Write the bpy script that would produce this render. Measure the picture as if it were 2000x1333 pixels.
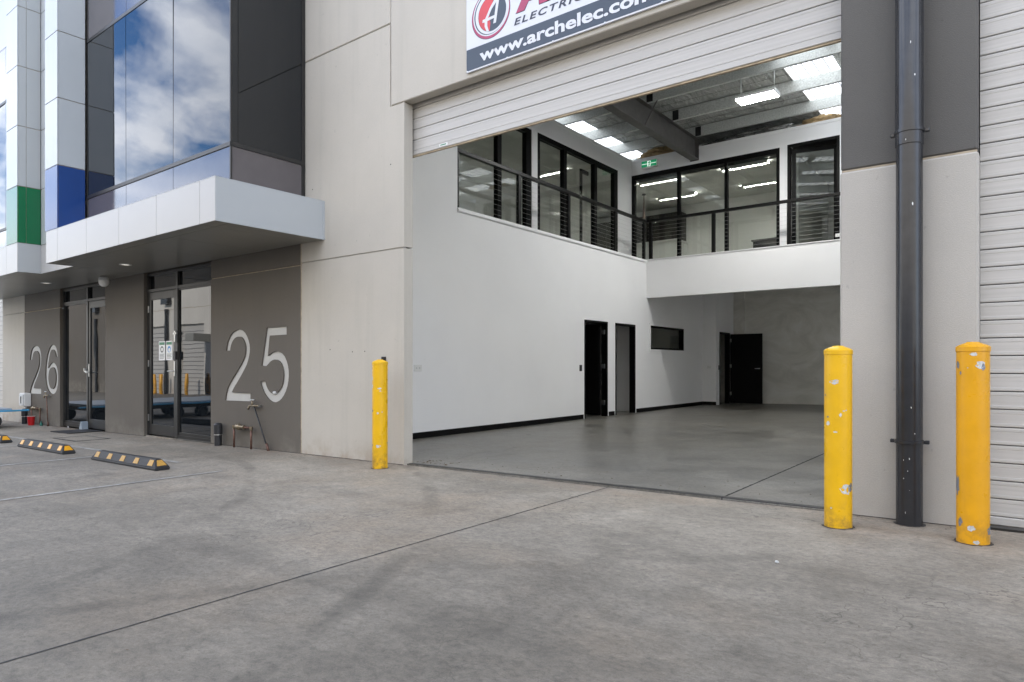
import bpy, bmesh, math, random
from mathutils import Vector, Matrix
from mathutils.geometry import tessellate_polygon

# ------------------------------------------------------------------ camera, sky, sun, exposure
S = bpy.context.scene
for o in list(bpy.data.objects):
    bpy.data.objects.remove(o)
COL = S.collection
rnd = random.Random(25)

cam_data = bpy.data.cameras.new("camera")
cam_data.sensor_width = 36.0
cam_data.lens = 36.0 * 1305.0 / 2000.0
cam_data.shift_y = 0.0245
cam_data.clip_start = 0.05
cam_data.clip_end = 1000.0
camera = bpy.data.objects.new("camera", cam_data)
COL.objects.link(camera)
camera.location = (0.0, 0.0, 1.1)
camera.rotation_euler = (math.pi / 2, 0.0, math.atan(1005.0 / 1305.0))
S.camera = camera

SUN_EL, SUN_AZ = math.radians(27.5), math.radians(18.0)
W = bpy.data.worlds.new("World")
S.world = W
W.use_nodes = True
wn, wl = W.node_tree.nodes, W.node_tree.links
wn.clear()


def wnode(t, **kw):
    n = wn.new(t)
    for k, v in kw.items():
        setattr(n, k, v)
    return n


wout = wnode("ShaderNodeOutputWorld")
wbg = wnode("ShaderNodeBackground")
wbg.inputs["Strength"].default_value = 0.10
wsky = wnode("ShaderNodeTexSky", sky_type="NISHITA", sun_disc=False)
wsky.sun_elevation = SUN_EL
wsky.sun_rotation = SUN_AZ
wsky.dust_density = 0.3
wsky.air_density = 1.4
wtc = wnode("ShaderNodeTexCoord")
wsep = wnode("ShaderNodeSeparateXYZ")
wl.new(wtc.outputs["Generated"], wsep.inputs[0])
wmax = wnode("ShaderNodeMath", operation="MAXIMUM")
wl.new(wsep.outputs["Z"], wmax.inputs[0]); wmax.inputs[1].default_value = 0.03
wadd = wnode("ShaderNodeMath", operation="ADD")
wl.new(wmax.outputs[0], wadd.inputs[0]); wadd.inputs[1].default_value = 0.25
wdx = wnode("ShaderNodeMath", operation="DIVIDE"); wl.new(wsep.outputs["X"], wdx.inputs[0]); wl.new(wadd.outputs[0], wdx.inputs[1])
wdy = wnode("ShaderNodeMath", operation="DIVIDE"); wl.new(wsep.outputs["Y"], wdy.inputs[0]); wl.new(wadd.outputs[0], wdy.inputs[1])
wcmb = wnode("ShaderNodeCombineXYZ"); wl.new(wdx.outputs[0], wcmb.inputs[0]); wl.new(wdy.outputs[0], wcmb.inputs[1])
wcmb.inputs[2].default_value = 3.7
wno = wnode("ShaderNodeTexNoise"); wno.inputs["Scale"].default_value = 4.4; wno.inputs["Detail"].default_value = 5.0
wno.inputs["Roughness"].default_value = 0.52; wno.inputs["Distortion"].default_value = 0.25
wl.new(wcmb.outputs[0], wno.inputs["Vector"])
wramp = wnode("ShaderNodeValToRGB")
wramp.color_ramp.elements[0].position = 0.36; wramp.color_ramp.elements[0].color = (0, 0, 0, 1)
wramp.color_ramp.elements[1].position = 0.60; wramp.color_ramp.elements[1].color = (1, 1, 1, 1)
wl.new(wno.outputs["Fac"], wramp.inputs[0])
wno2 = wnode("ShaderNodeTexNoise"); wno2.inputs["Scale"].default_value = 5.5; wno2.inputs["Detail"].default_value = 5.0
wl.new(wcmb.outputs[0], wno2.inputs["Vector"])
wramp2 = wnode("ShaderNodeValToRGB")
wramp2.color_ramp.elements[0].position = 0.3; wramp2.color_ramp.elements[0].color = (14.5, 16.0, 19.0, 1)
wramp2.color_ramp.elements[1].position = 0.7; wramp2.color_ramp.elements[1].color = (22.5, 23.2, 25.0, 1)
wl.new(wno2.outputs["Fac"], wramp2.inputs[0])
wmix = wnode("ShaderNodeMix", data_type="RGBA")
wl.new(wramp.outputs[0], wmix.inputs[0]); 
wsat = wnode("ShaderNodeMix", data_type="RGBA", blend_type="MULTIPLY"); wsat.inputs[0].default_value = 1.0
wsat.inputs[7].default_value = (0.75, 1.22, 2.05, 1); wl.new(wsky.outputs[0], wsat.inputs[6])
wl.new(wsat.outputs[2], wmix.inputs[6]); wl.new(wramp2.outputs[0], wmix.inputs[7])
wl.new(wmix.outputs[2], wbg.inputs["Color"])
wl.new(wbg.outputs[0], wout.inputs["Surface"])

sun_data = bpy.data.lights.new("sun", "SUN")
sun_data.energy = 5.0
sun_data.angle = math.radians(0.53)
sun_data.color = (1.0, 0.93, 0.84)
sun = bpy.data.objects.new("sun", sun_data)
COL.objects.link(sun)
sd = Vector((math.sin(SUN_AZ) * math.cos(SUN_EL), math.cos(SUN_AZ) * math.cos(SUN_EL), math.sin(SUN_EL)))
sun.rotation_euler = sd.to_track_quat("Z", "Y").to_euler()
sun.location = (0, 30, 40)

S.view_settings.view_transform = "Standard"
S.view_settings.look = "None"
S.view_settings.gamma = 1.0
S.view_settings.exposure = 0.98
S.render.engine = "CYCLES"
S.cycles.use_denoising = True
S.cycles.max_bounces = 10
S.cycles.diffuse_bounces = 6
S.cycles.glossy_bounces = 5
S.cycles.transmission_bounces = 6
S.cycles.transparent_max_bounces = 12
S.cycles.sample_clamp_indirect = 12.0

# ------------------------------------------------------------------ material helpers
MATS = {}


class NB:
    def __init__(s, name):
        s.m = bpy.data.materials.new(name)
        s.m.use_nodes = True
        s.n, s.l = s.m.node_tree.nodes, s.m.node_tree.links
        s.b = s.n["Principled BSDF"]
        s.out = s.n["Material Output"]
        g = s.n.new("ShaderNodeNewGeometry")
        s.pos = g.outputs["Position"]

    def mapped(s, scale=(1, 1, 1), loc=(0, 0, 0)):
        mp = s.n.new("ShaderNodeMapping")
        mp.inputs["Scale"].default_value = scale
        mp.inputs["Location"].default_value = loc
        s.l.new(s.pos, mp.inputs["Vector"])
        return mp.outputs[0]

    def noise(s, scale, detail=6, rough=0.55, vec=None, dist=0.0):
        t = s.n.new("ShaderNodeTexNoise")
        t.inputs["Scale"].default_value = scale
        t.inputs["Detail"].default_value = detail
        t.inputs["Roughness"].default_value = rough
        t.inputs["Distortion"].default_value = dist
        s.l.new(vec or s.pos, t.inputs["Vector"])
        return t.outputs["Fac"]

    def ramp(s, fac, stops):
        r = s.n.new("ShaderNodeValToRGB")
        e = r.color_ramp.elements
        while len(e) < len(stops):
            e.new(0.5)
        for el, (p, c) in zip(e, stops):
            el.position = p
            el.color = c if len(c) == 4 else (*c, 1)
        s.l.new(fac, r.inputs[0])
        return r.outputs[0]

    def mask(s, fac, lo, hi):
        return s.ramp(fac, [(lo, (0, 0, 0)), (hi, (1, 1, 1))])

    def mix(s, fac, a, b, mode="MIX"):
        n = s.n.new("ShaderNodeMix")
        n.data_type = "RGBA"
        n.blend_type = mode
        for sock, v in ((n.inputs[0], fac), (n.inputs[6], a), (n.inputs[7], b)):
            if hasattr(v, "is_output"):
                s.l.new(v, sock)
            elif isinstance(v, (int, float)):
                sock.default_value = v
            else:
                sock.default_value = v if len(v) == 4 else (*v, 1)
        return n.outputs[2]

    def math(s, op, a, b=0.0):
        n = s.n.new("ShaderNodeMath")
        n.operation = op
        for sock, v in ((n.inputs[0], a), (n.inputs[1], b)):
            if hasattr(v, "is_output"):
                s.l.new(v, sock)
            else:
                sock.default_value = v
        return n.outputs[0]

    def color(s, v):
        s.l.new(v, s.b.inputs["Base Color"])

    def bump(s, h, strength=0.3, dist=0.01, prev=None):
        n = s.n.new("ShaderNodeBump")
        n.inputs["Strength"].default_value = strength
        n.inputs["Distance"].default_value = dist
        s.l.new(h, n.inputs["Height"])
        if prev is not None:
            s.l.new(prev, n.inputs["Normal"])
        s.l.new(n.outputs[0], s.b.inputs["Normal"])
        return n.outputs[0]

    def set(s, **kw):
        for k, v in kw.items():
            sock = s.b.inputs[k.replace("_", " ")]
            if hasattr(v, "is_output"):
                s.l.new(v, sock)
            else:
                sock.default_value = v
        return s


def sc(c, k):
    return tuple(min(1.0, v * k) for v in c)


def plain(name, col, rough=0.55, metal=0.0, var=0.10, scale=4.0, bump=0.0, bscale=80.0, ior=1.5, coat=0.0, detail=6):
    nb = NB(name)
    f = nb.noise(scale, detail, 0.6)
    nb.color(nb.ramp(f, [(0.25, sc(col, 1 - var)), (0.75, sc(col, 1 + var))]))
    nb.set(Roughness=rough, Metallic=metal, IOR=ior)
    if coat:
        nb.b.inputs["Coat Weight"].default_value = coat
        nb.b.inputs["Coat Roughness"].default_value = 0.08
    if bump:
        nb.bump(nb.noise(bscale, 5, 0.6), bump, 0.004)
    MATS[name] = nb.m
    return nb.m


def precast(name, col, rough=0.75, stain=(0.30, 0.22, 0.15), bumps=0.25, bscale=90, grime=0.35):
    nb = NB(name)
    big = nb.noise(0.9, 5, 0.6)
    c = nb.ramp(big, [(0.3, sc(col, 0.93)), (0.7, sc(col, 1.05))])
    streak = nb.noise(1.0, 6, 0.6, nb.mapped((7, 7, 0.45)))
    c = nb.mix(nb.math("MULTIPLY", nb.mask(streak, 0.52, 0.75), grime * 0.45), c, sc(col, 0.68))
    fine = nb.noise(160, 2, 0.5)
    c = nb.mix(0.10, c, nb.ramp(fine, [(0.35, sc(col, 0.6)), (0.65, sc(col, 1.4))]))
    # splash staining low on the wall
    sep = nb.n.new("ShaderNodeSeparateXYZ"); nb.l.new(nb.pos, sep.inputs[0])
    low = nb.n.new("ShaderNodeMapRange"); nb.l.new(sep.outputs["Z"], low.inputs[0])
    low.inputs[1].default_value = 0.28; low.inputs[2].default_value = -0.1
    spl = nb.math("MULTIPLY", low.outputs[0], nb.mask(nb.noise(3.5, 7, 0.65), 0.42, 0.62))
    c = nb.mix(nb.math("MULTIPLY", spl, grime * 1.3), c, stain)
    spots = nb.mask(nb.noise(22, 3, 0.5, nb.mapped((1, 1, 0.7), (3, 1, 4))), 0.71, 0.74)
    c = nb.mix(nb.math("MULTIPLY", spots, 0.3), c, sc(col, 0.5))
    nb.color(c)
    nb.set(Roughness=rough)
    nb.bump(nb.noise(bscale, 6, 0.6), bumps, 0.004)
    MATS[name] = nb.m
    return nb.m


def concrete(name, lo, hi, rough=(0.6, 0.85), bump=0.35, warm=0.35, seed=0.0, smudge=0.6, mott=0.44, wear_and_shade=False):
    nb = NB(name)
    p = nb.mapped((1, 1, 1), (seed, seed * 1.7, 0))
    big = nb.noise(0.30, 5, 0.55, p, 0.6)
    mid = nb.noise(2.0, 10, 0.66, p, 0.5)
    streak = nb.noise(1.0, 9, 0.68, nb.mapped((2.2, 9, 1), (seed, 2, 0)), 0.8)
    f = nb.math("ADD", nb.math("MULTIPLY", big, 0.40), nb.math("ADD", nb.math("MULTIPLY", mid, 0.40), nb.math("MULTIPLY", streak, 0.20)))
    c = nb.ramp(f, [(0.40, lo), (0.5, tuple((a + b) / 2 for a, b in zip(lo, hi))), (0.60, hi)])
    wm = nb.mask(nb.noise(0.6, 6, 0.6, nb.mapped((1, 1, 1), (seed + 9, 4, 0))), 0.50, 0.68)
    c = nb.mix(nb.math("MULTIPLY", wm, warm), c, (hi[0] * 1.02, hi[1] * 0.90, hi[2] * 0.78))
    # dark scuffs and tyre smudges
    sm = nb.mask(nb.noise(0.8, 8, 0.6, nb.mapped((1.6, 0.7, 1), (seed + 3, 8, 0)), 1.2), 0.56, 0.72)
    c = nb.mix(nb.math("MULTIPLY", sm, smudge * 0.55), c, sc(lo, 0.55))
    # pale trowel marks
    tr = nb.mask(nb.noise(1.0, 8, 0.7, nb.mapped((1.3, 5.5, 1), (seed + 6, 1, 0)), 1.5), 0.60, 0.70)
    c = nb.mix(nb.math("MULTIPLY", tr, 0.30), c, sc(hi, 1.18))
    # fine mottling and gritty wear
    m1 = nb.noise(7.0, 9, 0.72, nb.mapped((1, 1.5, 1), (seed + 1, 0, 0)), 0.8)
    c = nb.mix(mott, c, nb.mix(1.0, c, nb.ramp(m1, [(0.34, (0.62, 0.62, 0.62)), (0.5, (1, 1, 1)), (0.68, (1.34, 1.33, 1.31))]), "MULTIPLY"))
    m2 = nb.noise(26.0, 7, 0.75, nb.mapped((1, 1.4, 1), (seed + 2, 0, 0)), 0.4)
    c = nb.mix(min(1.0, mott * 1.7), c, nb.mix(1.0, c, nb.ramp(m2, [(0.34, (0.55, 0.55, 0.54)), (0.5, (1, 1, 1)), (0.68, (1.36, 1.35, 1.33))]), "MULTIPLY"))
    m3 = nb.noise(85.0, 5, 0.7, nb.mapped((1, 1.3, 1), (seed + 5, 0, 0)), 0.3)
    c = nb.mix(mott, c, nb.mix(1.0, c, nb.ramp(m3, [(0.36, (0.70, 0.70, 0.69)), (0.5, (1, 1, 1)), (0.66, (1.24, 1.23, 1.22))]), "MULTIPLY"))
    flk = nb.math("MULTIPLY", nb.mask(nb.noise(15, 8, 0.8, nb.mapped((1, 1.8, 1), (seed + 11, 0, 0)), 1.5), 0.56, 0.62), nb.mask(nb.noise(0.9, 5, 0.6, nb.mapped((1, 1, 1), (seed + 14, 2, 0))), 0.46, 0.62))
    c = nb.mix(nb.math("MULTIPLY", flk, mott), c, sc(lo, 0.55))
    # speckle
    sp = nb.noise(230, 3, 0.6, p)
    c = nb.mix(0.16, c, nb.ramp(sp, [(0.33, sc(lo, 0.35)), (0.5, lo), (0.68, sc(hi, 1.5))]))
    pits = nb.mask(nb.noise(38, 3, 0.5, p), 0.715, 0.75)
    c = nb.mix(nb.math("MULTIPLY", pits, 0.45), c, sc(lo, 0.35))
    # crazing
    vo = nb.n.new("ShaderNodeTexVoronoi"); vo.feature = "DISTANCE_TO_EDGE"; vo.inputs["Scale"].default_value = 3.3
    dn = nb.n.new("ShaderNodeMix"); dn.data_type = "RGBA"; dn.blend_type = "LINEAR_LIGHT"; dn.inputs[0].default_value = 0.25
    nb.l.new(p, dn.inputs[6])
    nt = nb.n.new("ShaderNodeTexNoise"); nt.inputs["Scale"].default_value = 4.0; nt.inputs["Detail"].default_value = 6
    nb.l.new(p, nt.inputs["Vector"]); nb.l.new(nt.outputs["Color"], dn.inputs[7]); nb.l.new(dn.outputs[2], vo.inputs["Vector"])
    crz = nb.ramp(vo.outputs["Distance"], [(0.0, (1, 1, 1)), (0.016, (0, 0, 0))])
    crm = nb.math("MULTIPLY", crz, nb.mask(nb.noise(0.9, 4, 0.5, nb.mapped((1, 1, 1), (seed + 20, 0, 0))), 0.54, 0.64))
    c = nb.mix(nb.math("MULTIPLY", crm, 0.7), c, sc(lo, 0.35))
    v9 = nb.n.new("ShaderNodeTexVoronoi"); v9.feature = "DISTANCE_TO_EDGE"; v9.inputs["Scale"].default_value = 17.0; nb.l.new(dn.outputs[2], v9.inputs["Vector"])
    cr9 = nb.math("MULTIPLY", nb.ramp(v9.outputs["Distance"], [(0.0, (1, 1, 1)), (0.07, (0, 0, 0))]), nb.mask(nb.noise(1.2, 6, 0.6, nb.mapped((1, 1.6, 1), (seed + 40, 7, 0))), 0.52, 0.62))
    c = nb.mix(nb.math("MULTIPLY", cr9, 0.5 * mott), c, sc(lo, 0.5))
    if wear_and_shade:
        def arc(cx, cy, r, w, k, seed2):
            vm = nb.n.new("ShaderNodeVectorMath"); vm.operation = "DISTANCE"; vm.inputs[1].default_value = (cx, cy, 0.0)
            nb.l.new(nb.mapped((1, 1, 0)), vm.inputs[0])
            d = nb.math("ABSOLUTE", nb.math("SUBTRACT", nb.math("ADD", vm.outputs["Value"], nb.math("MULTIPLY", nb.noise(1.1, 3, 0.5), 0.12)), r))
            m = nb.ramp(nb.math("DIVIDE", d, w), [(0.0, (1, 1, 1)), (0.55, (0.75, 0.75, 0.75)), (1.0, (0, 0, 0))])
            br = nb.mask(nb.noise(1.1, 8, 0.7, nb.mapped((1, 1, 1), (seed2, 3, 0))), 0.44, 0.62)
            return nb.math("MULTIPLY", nb.math("MULTIPLY", m, br), k)
        for a_ in ((-9.2, -1.6, 6.2, 0.085, 0.6, 1), (-9.2, -1.6, 7.75, 0.085, 0.55, 7), (3.6, -2.6, 6.4, 0.085, 0.55, 13), (3.6, -2.6, 7.9, 0.08, 0.5, 19), (-3.0, -40.0, 42.1, 0.13, 0.4, 23), (-3.0, -40.0, 43.7, 0.14, 0.35, 29)):
            c = nb.mix(arc(*a_), c, sc(lo, 0.5))
        vd = nb.n.new("ShaderNodeTexVoronoi"); vd.inputs["Scale"].default_value = 2.6; nb.l.new(p, vd.inputs["Vector"])
        dd = nb.math("SUBTRACT", vd.outputs["Distance"], nb.math("MULTIPLY", nb.noise(18, 3, 0.5, p), 0.05))
        rsel = nb.n.new("ShaderNodeSeparateColor"); nb.l.new(vd.outputs["Color"], rsel.inputs[0])
        drip = nb.math("MULTIPLY", nb.ramp(dd, [(0.0, (1, 1, 1)), (0.055, (0, 0, 0))]), nb.math("GREATER_THAN", rsel.outputs[0], 0.72))
        c = nb.mix(nb.math("MULTIPLY", drip, 0.55), c, sc(lo, 0.38))
        # shade deepening toward the camera, painted in; rust wash at the wall foot
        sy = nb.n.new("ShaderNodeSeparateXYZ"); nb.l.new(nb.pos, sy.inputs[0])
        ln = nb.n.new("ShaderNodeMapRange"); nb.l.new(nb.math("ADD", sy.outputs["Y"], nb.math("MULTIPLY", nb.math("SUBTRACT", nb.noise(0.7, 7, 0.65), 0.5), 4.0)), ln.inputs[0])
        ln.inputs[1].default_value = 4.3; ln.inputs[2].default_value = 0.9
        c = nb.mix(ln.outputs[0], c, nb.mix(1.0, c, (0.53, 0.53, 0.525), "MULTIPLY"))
        rw = nb.n.new("ShaderNodeMapRange"); nb.l.new(sy.outputs["Y"], rw.inputs[0]); rw.inputs[1].default_value = 4.45; rw.inputs[2].default_value = 5.1
        rm = nb.math("MULTIPLY", rw.outputs[0], nb.mask(nb.noise(1.3, 7, 0.65, nb.mapped((1, 2, 1), (5, 5, 0))), 0.50, 0.66))
        c = nb.mix(nb.math("MULTIPLY", rm, 0.6), c, (0.23, 0.165, 0.115))
    nb.color(c)
    r = nb.n.new("ShaderNodeMapRange"); nb.l.new(f, r.inputs[0]); r.inputs[1].default_value = 0.35; r.inputs[2].default_value = 0.65
    r.inputs[3].default_value = rough[0]; r.inputs[4].default_value = rough[1]
    nb.set(Roughness=r.outputs[0])
    b1 = nb.bump(nb.math("ADD", nb.math("ADD", mid, m2), nb.math("MULTIPLY", sp, 0.35)), bump, 0.006)
    MATS[name] = nb.m
    return nb.m


def glass(name, tint=(0.9, 0.92, 0.92), ior=1.5):
    nb = NB(name)
    nb.n.remove(nb.b)
    fr = nb.n.new("ShaderNodeFresnel")
    bf = nb.n.new("ShaderNodeNewGeometry").outputs["Backfacing"]          # same index on both faces of a thin pane
    nb.l.new(nb.math("ADD", nb.math("MULTIPLY", bf, 1.0 / ior - ior), ior), fr.inputs["IOR"])
    tr = nb.n.new("ShaderNodeBsdfTransparent"); tr.inputs["Color"].default_value = (*tint, 1)
    gl = nb.n.new("ShaderNodeBsdfGlossy"); gl.inputs["Roughness"].default_value = 0.01
    mx = nb.n.new("ShaderNodeMixShader")
    nb.l.new(fr.outputs[0], mx.inputs[0]); nb.l.new(tr.outputs[0], mx.inputs[1]); nb.l.new(gl.outputs[0], mx.inputs[2])
    nb.l.new(mx.outputs[0], nb.out.inputs["Surface"])
    MATS[name] = nb.m
    return nb.m


def emit(name, col, strength):
    nb = NB(name)
    nb.set(Base_Color=(*sc(col, 0.8), 1), Emission_Color=(*col, 1), Emission_Strength=strength)
    MATS[name] = nb.m
    return nb.m


M_APRON = concrete("apron_concrete", (0.172, 0.152, 0.122), (0.332, 0.297, 0.243), (0.60, 0.85), 0.8, 0.55, 0.0, wear_and_shade=True)
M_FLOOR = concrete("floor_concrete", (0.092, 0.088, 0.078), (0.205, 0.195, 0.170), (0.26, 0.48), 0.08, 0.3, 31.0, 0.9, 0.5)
M_EARTH = plain("joint_filler", (0.03, 0.03, 0.03), 0.95)
M_LIGHT = precast("light_precast", (0.465, 0.432, 0.374), bumps=0.2, grime=0.6)
M_DARK = precast("dark_precast", (0.113, 0.099, 0.081), stain=(0.26, 0.24, 0.20), bumps=0.22)
M_PIERL = precast("pier_light_render", (0.435, 0.410, 0.368), bumps=0.8, bscale=150, grime=0.2)
M_PIERD = precast("pier_dark_render", (0.098, 0.093, 0.085), stain=(0.3, 0.3, 0.3), bumps=0.8, bscale=150, grime=0.1)
M_DIGIT = precast("digit_face", (0.50, 0.49, 0.455), grime=0.25)
M_SEAL = plain("sealant", (0.36, 0.30, 0.22), 0.8, var=0.3, scale=12)
M_SEALB = plain("beige_sealant", (0.40, 0.34, 0.26), 0.8, var=0.35, scale=9)
M_SEALG = plain("grey_sealant", (0.40, 0.385, 0.35), 0.8, var=0.15, scale=8)
nb = NB("white_wall_paint")
c_ = nb.ramp(nb.noise(0.7, 4), [(0.3, (0.79, 0.79, 0.79)), (0.7, (0.835, 0.835, 0.835))])
scu = nb.math("MULTIPLY", nb.mask(nb.noise(1.0, 8, 0.75, nb.mapped((3, 3, 11)), 1.0), 0.62, 0.72), nb.mask(nb.noise(0.6, 3), 0.48, 0.62))
c_ = nb.mix(nb.math("MULTIPLY", scu, 0.16), c_, (0.35, 0.34, 0.33))
nb.color(c_); nb.set(Roughness=0.6); nb.bump(nb.noise(120, 5, 0.6), 0.06, 0.004)
M_WHITEP = nb.m
M_TRIM = plain("white_trim", (0.82, 0.82, 0.82), 0.4, var=0.02)
M_BLACK = plain("black_aluminium", (0.004, 0.004, 0.004), 0.45, var=0.2, ior=1.2)
M_BLACKD = plain("black_door_paint", (0.003, 0.003, 0.003), 0.6, var=0.2, ior=1.25)
M_DGREY = plain("charcoal_aluminium", (0.030, 0.029, 0.027), 0.38, metal=0.3, var=0.15)
M_RAIL = plain("bronze_black_metal", (0.006, 0.006, 0.0055), 0.38, ior=1.3, metal=0.0, var=0.2)
M_STEEL = plain("stainless", (0.62, 0.62, 0.60), 0.3, metal=1.0, var=0.1)
M_CABLE = plain("cable_wire", (0.50, 0.50, 0.48), 0.45, metal=0.2)
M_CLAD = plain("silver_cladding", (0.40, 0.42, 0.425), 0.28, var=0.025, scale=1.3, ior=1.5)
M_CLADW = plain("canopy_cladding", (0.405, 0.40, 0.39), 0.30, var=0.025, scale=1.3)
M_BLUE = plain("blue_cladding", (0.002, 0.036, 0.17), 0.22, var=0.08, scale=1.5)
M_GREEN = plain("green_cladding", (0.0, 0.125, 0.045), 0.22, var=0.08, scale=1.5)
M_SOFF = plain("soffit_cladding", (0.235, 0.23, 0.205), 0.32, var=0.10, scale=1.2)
M_TGLASS = plain("tinted_glass", (0.006, 0.008, 0.010), 0.012, var=0.1, ior=1.60)
nb = NB("tinted_glass_wavy")
nb.set(Base_Color=(0.006, 0.008, 0.010, 1), Roughness=0.012, IOR=1.60)
nb.bump(nb.noise(1.3, 2, 0.4), 0.10, 0.012)
M_TGLASS = nb.m
M_SPAN = plain("spandrel_glass", (0.085, 0.075, 0.078), 0.08, var=0.12, scale=3, ior=1.75)
M_GLASS = glass("clear_glass", (0.86, 0.88, 0.85), 1.62)
M_DOOR = None
nb = NB("roller_slat_paint")
sl = nb.noise(1.0, 6, 0.6, nb.mapped((0.5, 1, 60)))
c_ = nb.ramp(sl, [(0.3, (0.43, 0.415, 0.385)), (0.7, (0.50, 0.48, 0.45))])
rb = nb.noise(1.0, 2, 0.5, nb.mapped((220, 1, 0.5)))
c_ = nb.mix(nb.math("MULTIPLY", nb.mask(nb.noise(1.0, 6, 0.6, nb.mapped((0.7, 1, 5))), 0.55, 0.75), 0.22), c_, (0.28, 0.265, 0.23))
nb.color(c_); nb.set(Roughness=0.42); nb.bump(rb, 0.10, 0.002)
M_SLAT = nb.m
M_RUBBER = plain("black_rubber", (0.018, 0.018, 0.019), 0.6, var=0.35, scale=20, bump=0.4, bscale=60)
M_REFL = plain("yellow_reflector", (0.64, 0.30, 0.010), 0.35, var=0.15, scale=60)
M_REFLO = plain("faded_reflector", (0.42, 0.235, 0.045), 0.5, var=0.2, scale=60)
M_YEL = plain("bollard_yellow", (0.62, 0.325, 0.007), 0.28, var=0.06, scale=7, ior=1.5, bump=0.06, bscale=25)
M_YELO = plain("bollard_orange_yellow", (0.58, 0.265, 0.005), 0.28, var=0.06, scale=7, ior=1.5, bump=0.06, bscale=25)
def bollard_paint(name, col):
    nb = NB(name)
    c = nb.ramp(nb.noise(5, 6, 0.6), [(0.3, sc(col, 0.92)), (0.7, sc(col, 1.06))])
    scf = nb.mask(nb.noise(1.0, 8, 0.75, nb.mapped((9, 9, 45))), 0.60, 0.70)
    c = nb.mix(nb.math("MULTIPLY", scf, 0.16), c, sc(col, 0.55))
    drp = nb.mask(nb.noise(1.0, 6, 0.6, nb.mapped((40, 40, 2.2))), 0.56, 0.74)
    c = nb.mix(nb.math("MULTIPLY", drp, 0.12), c, (col[0] * 0.6, col[1] * 0.5, 0.02))
    sep = nb.n.new("ShaderNodeSeparateXYZ"); nb.l.new(nb.pos, sep.inputs[0])
    low = nb.n.new("ShaderNodeMapRange"); nb.l.new(sep.outputs["Z"], low.inputs[0]); low.inputs[1].default_value = 0.26; low.inputs[2].default_value = 0.02
    c = nb.mix(nb.math("MULTIPLY", low.outputs[0], nb.mask(nb.noise(14, 7, 0.7), 0.42, 0.62)), c, (0.20, 0.115, 0.035))
    fl = nb.mask(nb.noise(60, 5, 0.7), 0.66, 0.70)
    c = nb.mix(nb.math("MULTIPLY", fl, 0.4), c, sc(col, 0.35))
    nb.color(c)
    nb.set(Roughness=nb.ramp(nb.noise(7, 6), [(0.3, (0.24, 0.24, 0.24)), (0.7, (0.42, 0.42, 0.42))]))
    nb.bump(nb.noise(22, 5, 0.6), 0.10, 0.004)
    return nb.m


M_YEL = bollard_paint("chipped_yellow", (0.74, 0.42, 0.004))
M_YELO = bollard_paint("chipped_orange_yellow", (0.68, 0.325, 0.004))
M_CHIP = plain("bare_galvanised", (0.55, 0.56, 0.55), 0.42, metal=0.25, var=0.3, scale=70)
M_CHIPD = plain("bare_dull_steel", (0.20, 0.22, 0.26), 0.5, metal=0.4, var=0.3, scale=50)
M_PIPE = plain("downpipe_paint", (0.024, 0.025, 0.028), 0.22, var=0.2, scale=10)
M_GALV = plain("galvanised_steel", (0.55, 0.57, 0.55), 0.45, metal=0.3, var=0.3, scale=35)
M_DKSTEEL = plain("painted_steel_beam", (0.10, 0.095, 0.09), 0.45, var=0.25, scale=6)
M_GRITSHADE = plain("grit_and_shade", (0.055, 0.048, 0.040), 0.9, var=0.4, scale=30)  # dark tone for wall-foot grit and for painted contact shade
M_LINE = None
nb = NB("worn_line_paint")
wv = nb.math("MULTIPLY", nb.mask(nb.noise(9, 8, 0.75), 0.42, 0.60), nb.ramp(nb.noise(0.8, 4), [(0.35, (0.35, 0.35, 0.35)), (0.65, (1, 1, 1))]))
nb.color(nb.mix(wv, (0.21, 0.20, 0.18), (0.44, 0.43, 0.40))); nb.set(Roughness=0.7)
M_LINE = nb.m
M_BRASS = plain("weathered_brass", (0.27, 0.22, 0.15), 0.4, metal=0.8, var=0.4, scale=40)
M_COPPER = plain("weathered_copper", (0.15, 0.085, 0.065), 0.5, metal=0.6, var=0.5, scale=30)
M_PVC = plain("white_plastic", (0.72, 0.72, 0.70), 0.45, var=0.05)
M_PVCG = plain("light_grey_plastic", (0.55, 0.56, 0.56), 0.45, var=0.05)
M_DKPL = plain("black_plastic", (0.02, 0.02, 0.022), 0.45, var=0.3)
M_RED = plain("red_plastic", (0.55, 0.012, 0.015), 0.35, var=0.15)
M_TRAIL = plain("trailer_blue_paint", (0.06, 0.32, 0.55), 0.35, var=0.15)
M_DECK = plain("grey_blue_deck", (0.34, 0.40, 0.46), 0.4, var=0.15, metal=0.3)
M_STRIP = plain("tan_weather_strip", (0.42, 0.34, 0.23), 0.8, var=0.35, scale=14)
M_TIMBER = plain("raw_timber", (0.45, 0.26, 0.11), 0.8, var=0.3, scale=15)
nb = NB("rendered_back_wall")
sw = nb.noise(0.8, 8, 0.62, nb.mapped((1, 1, 1.6)), 2.2)
c_ = nb.ramp(sw, [(0.33, (0.56, 0.55, 0.50)), (0.5, (0.66, 0.645, 0.59)), (0.68, (0.74, 0.73, 0.69))])
nb.color(c_); nb.set(Roughness=0.8); nb.bump(nb.noise(30, 6, 0.6), 0.15, 0.004)
M_REND = nb.m
nb = NB("foil_insulation")
wr = nb.noise(1.0, 6, 0.6, nb.mapped((7, 1.6, 2)), 1.0)
nb.color(nb.ramp(nb.noise(3, 5), [(0.3, (0.60, 0.61, 0.58)), (0.7, (0.86, 0.87, 0.83))]))
nb.set(Metallic=0.6, Roughness=0.27); nb.bump(wr, 1.0, 0.16)
M_FOIL = nb.m
nb = NB("skylight_fibreglass")
nb.n.remove(nb.b)
tr_ = nb.n.new("ShaderNodeBsdfTranslucent"); 
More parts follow.
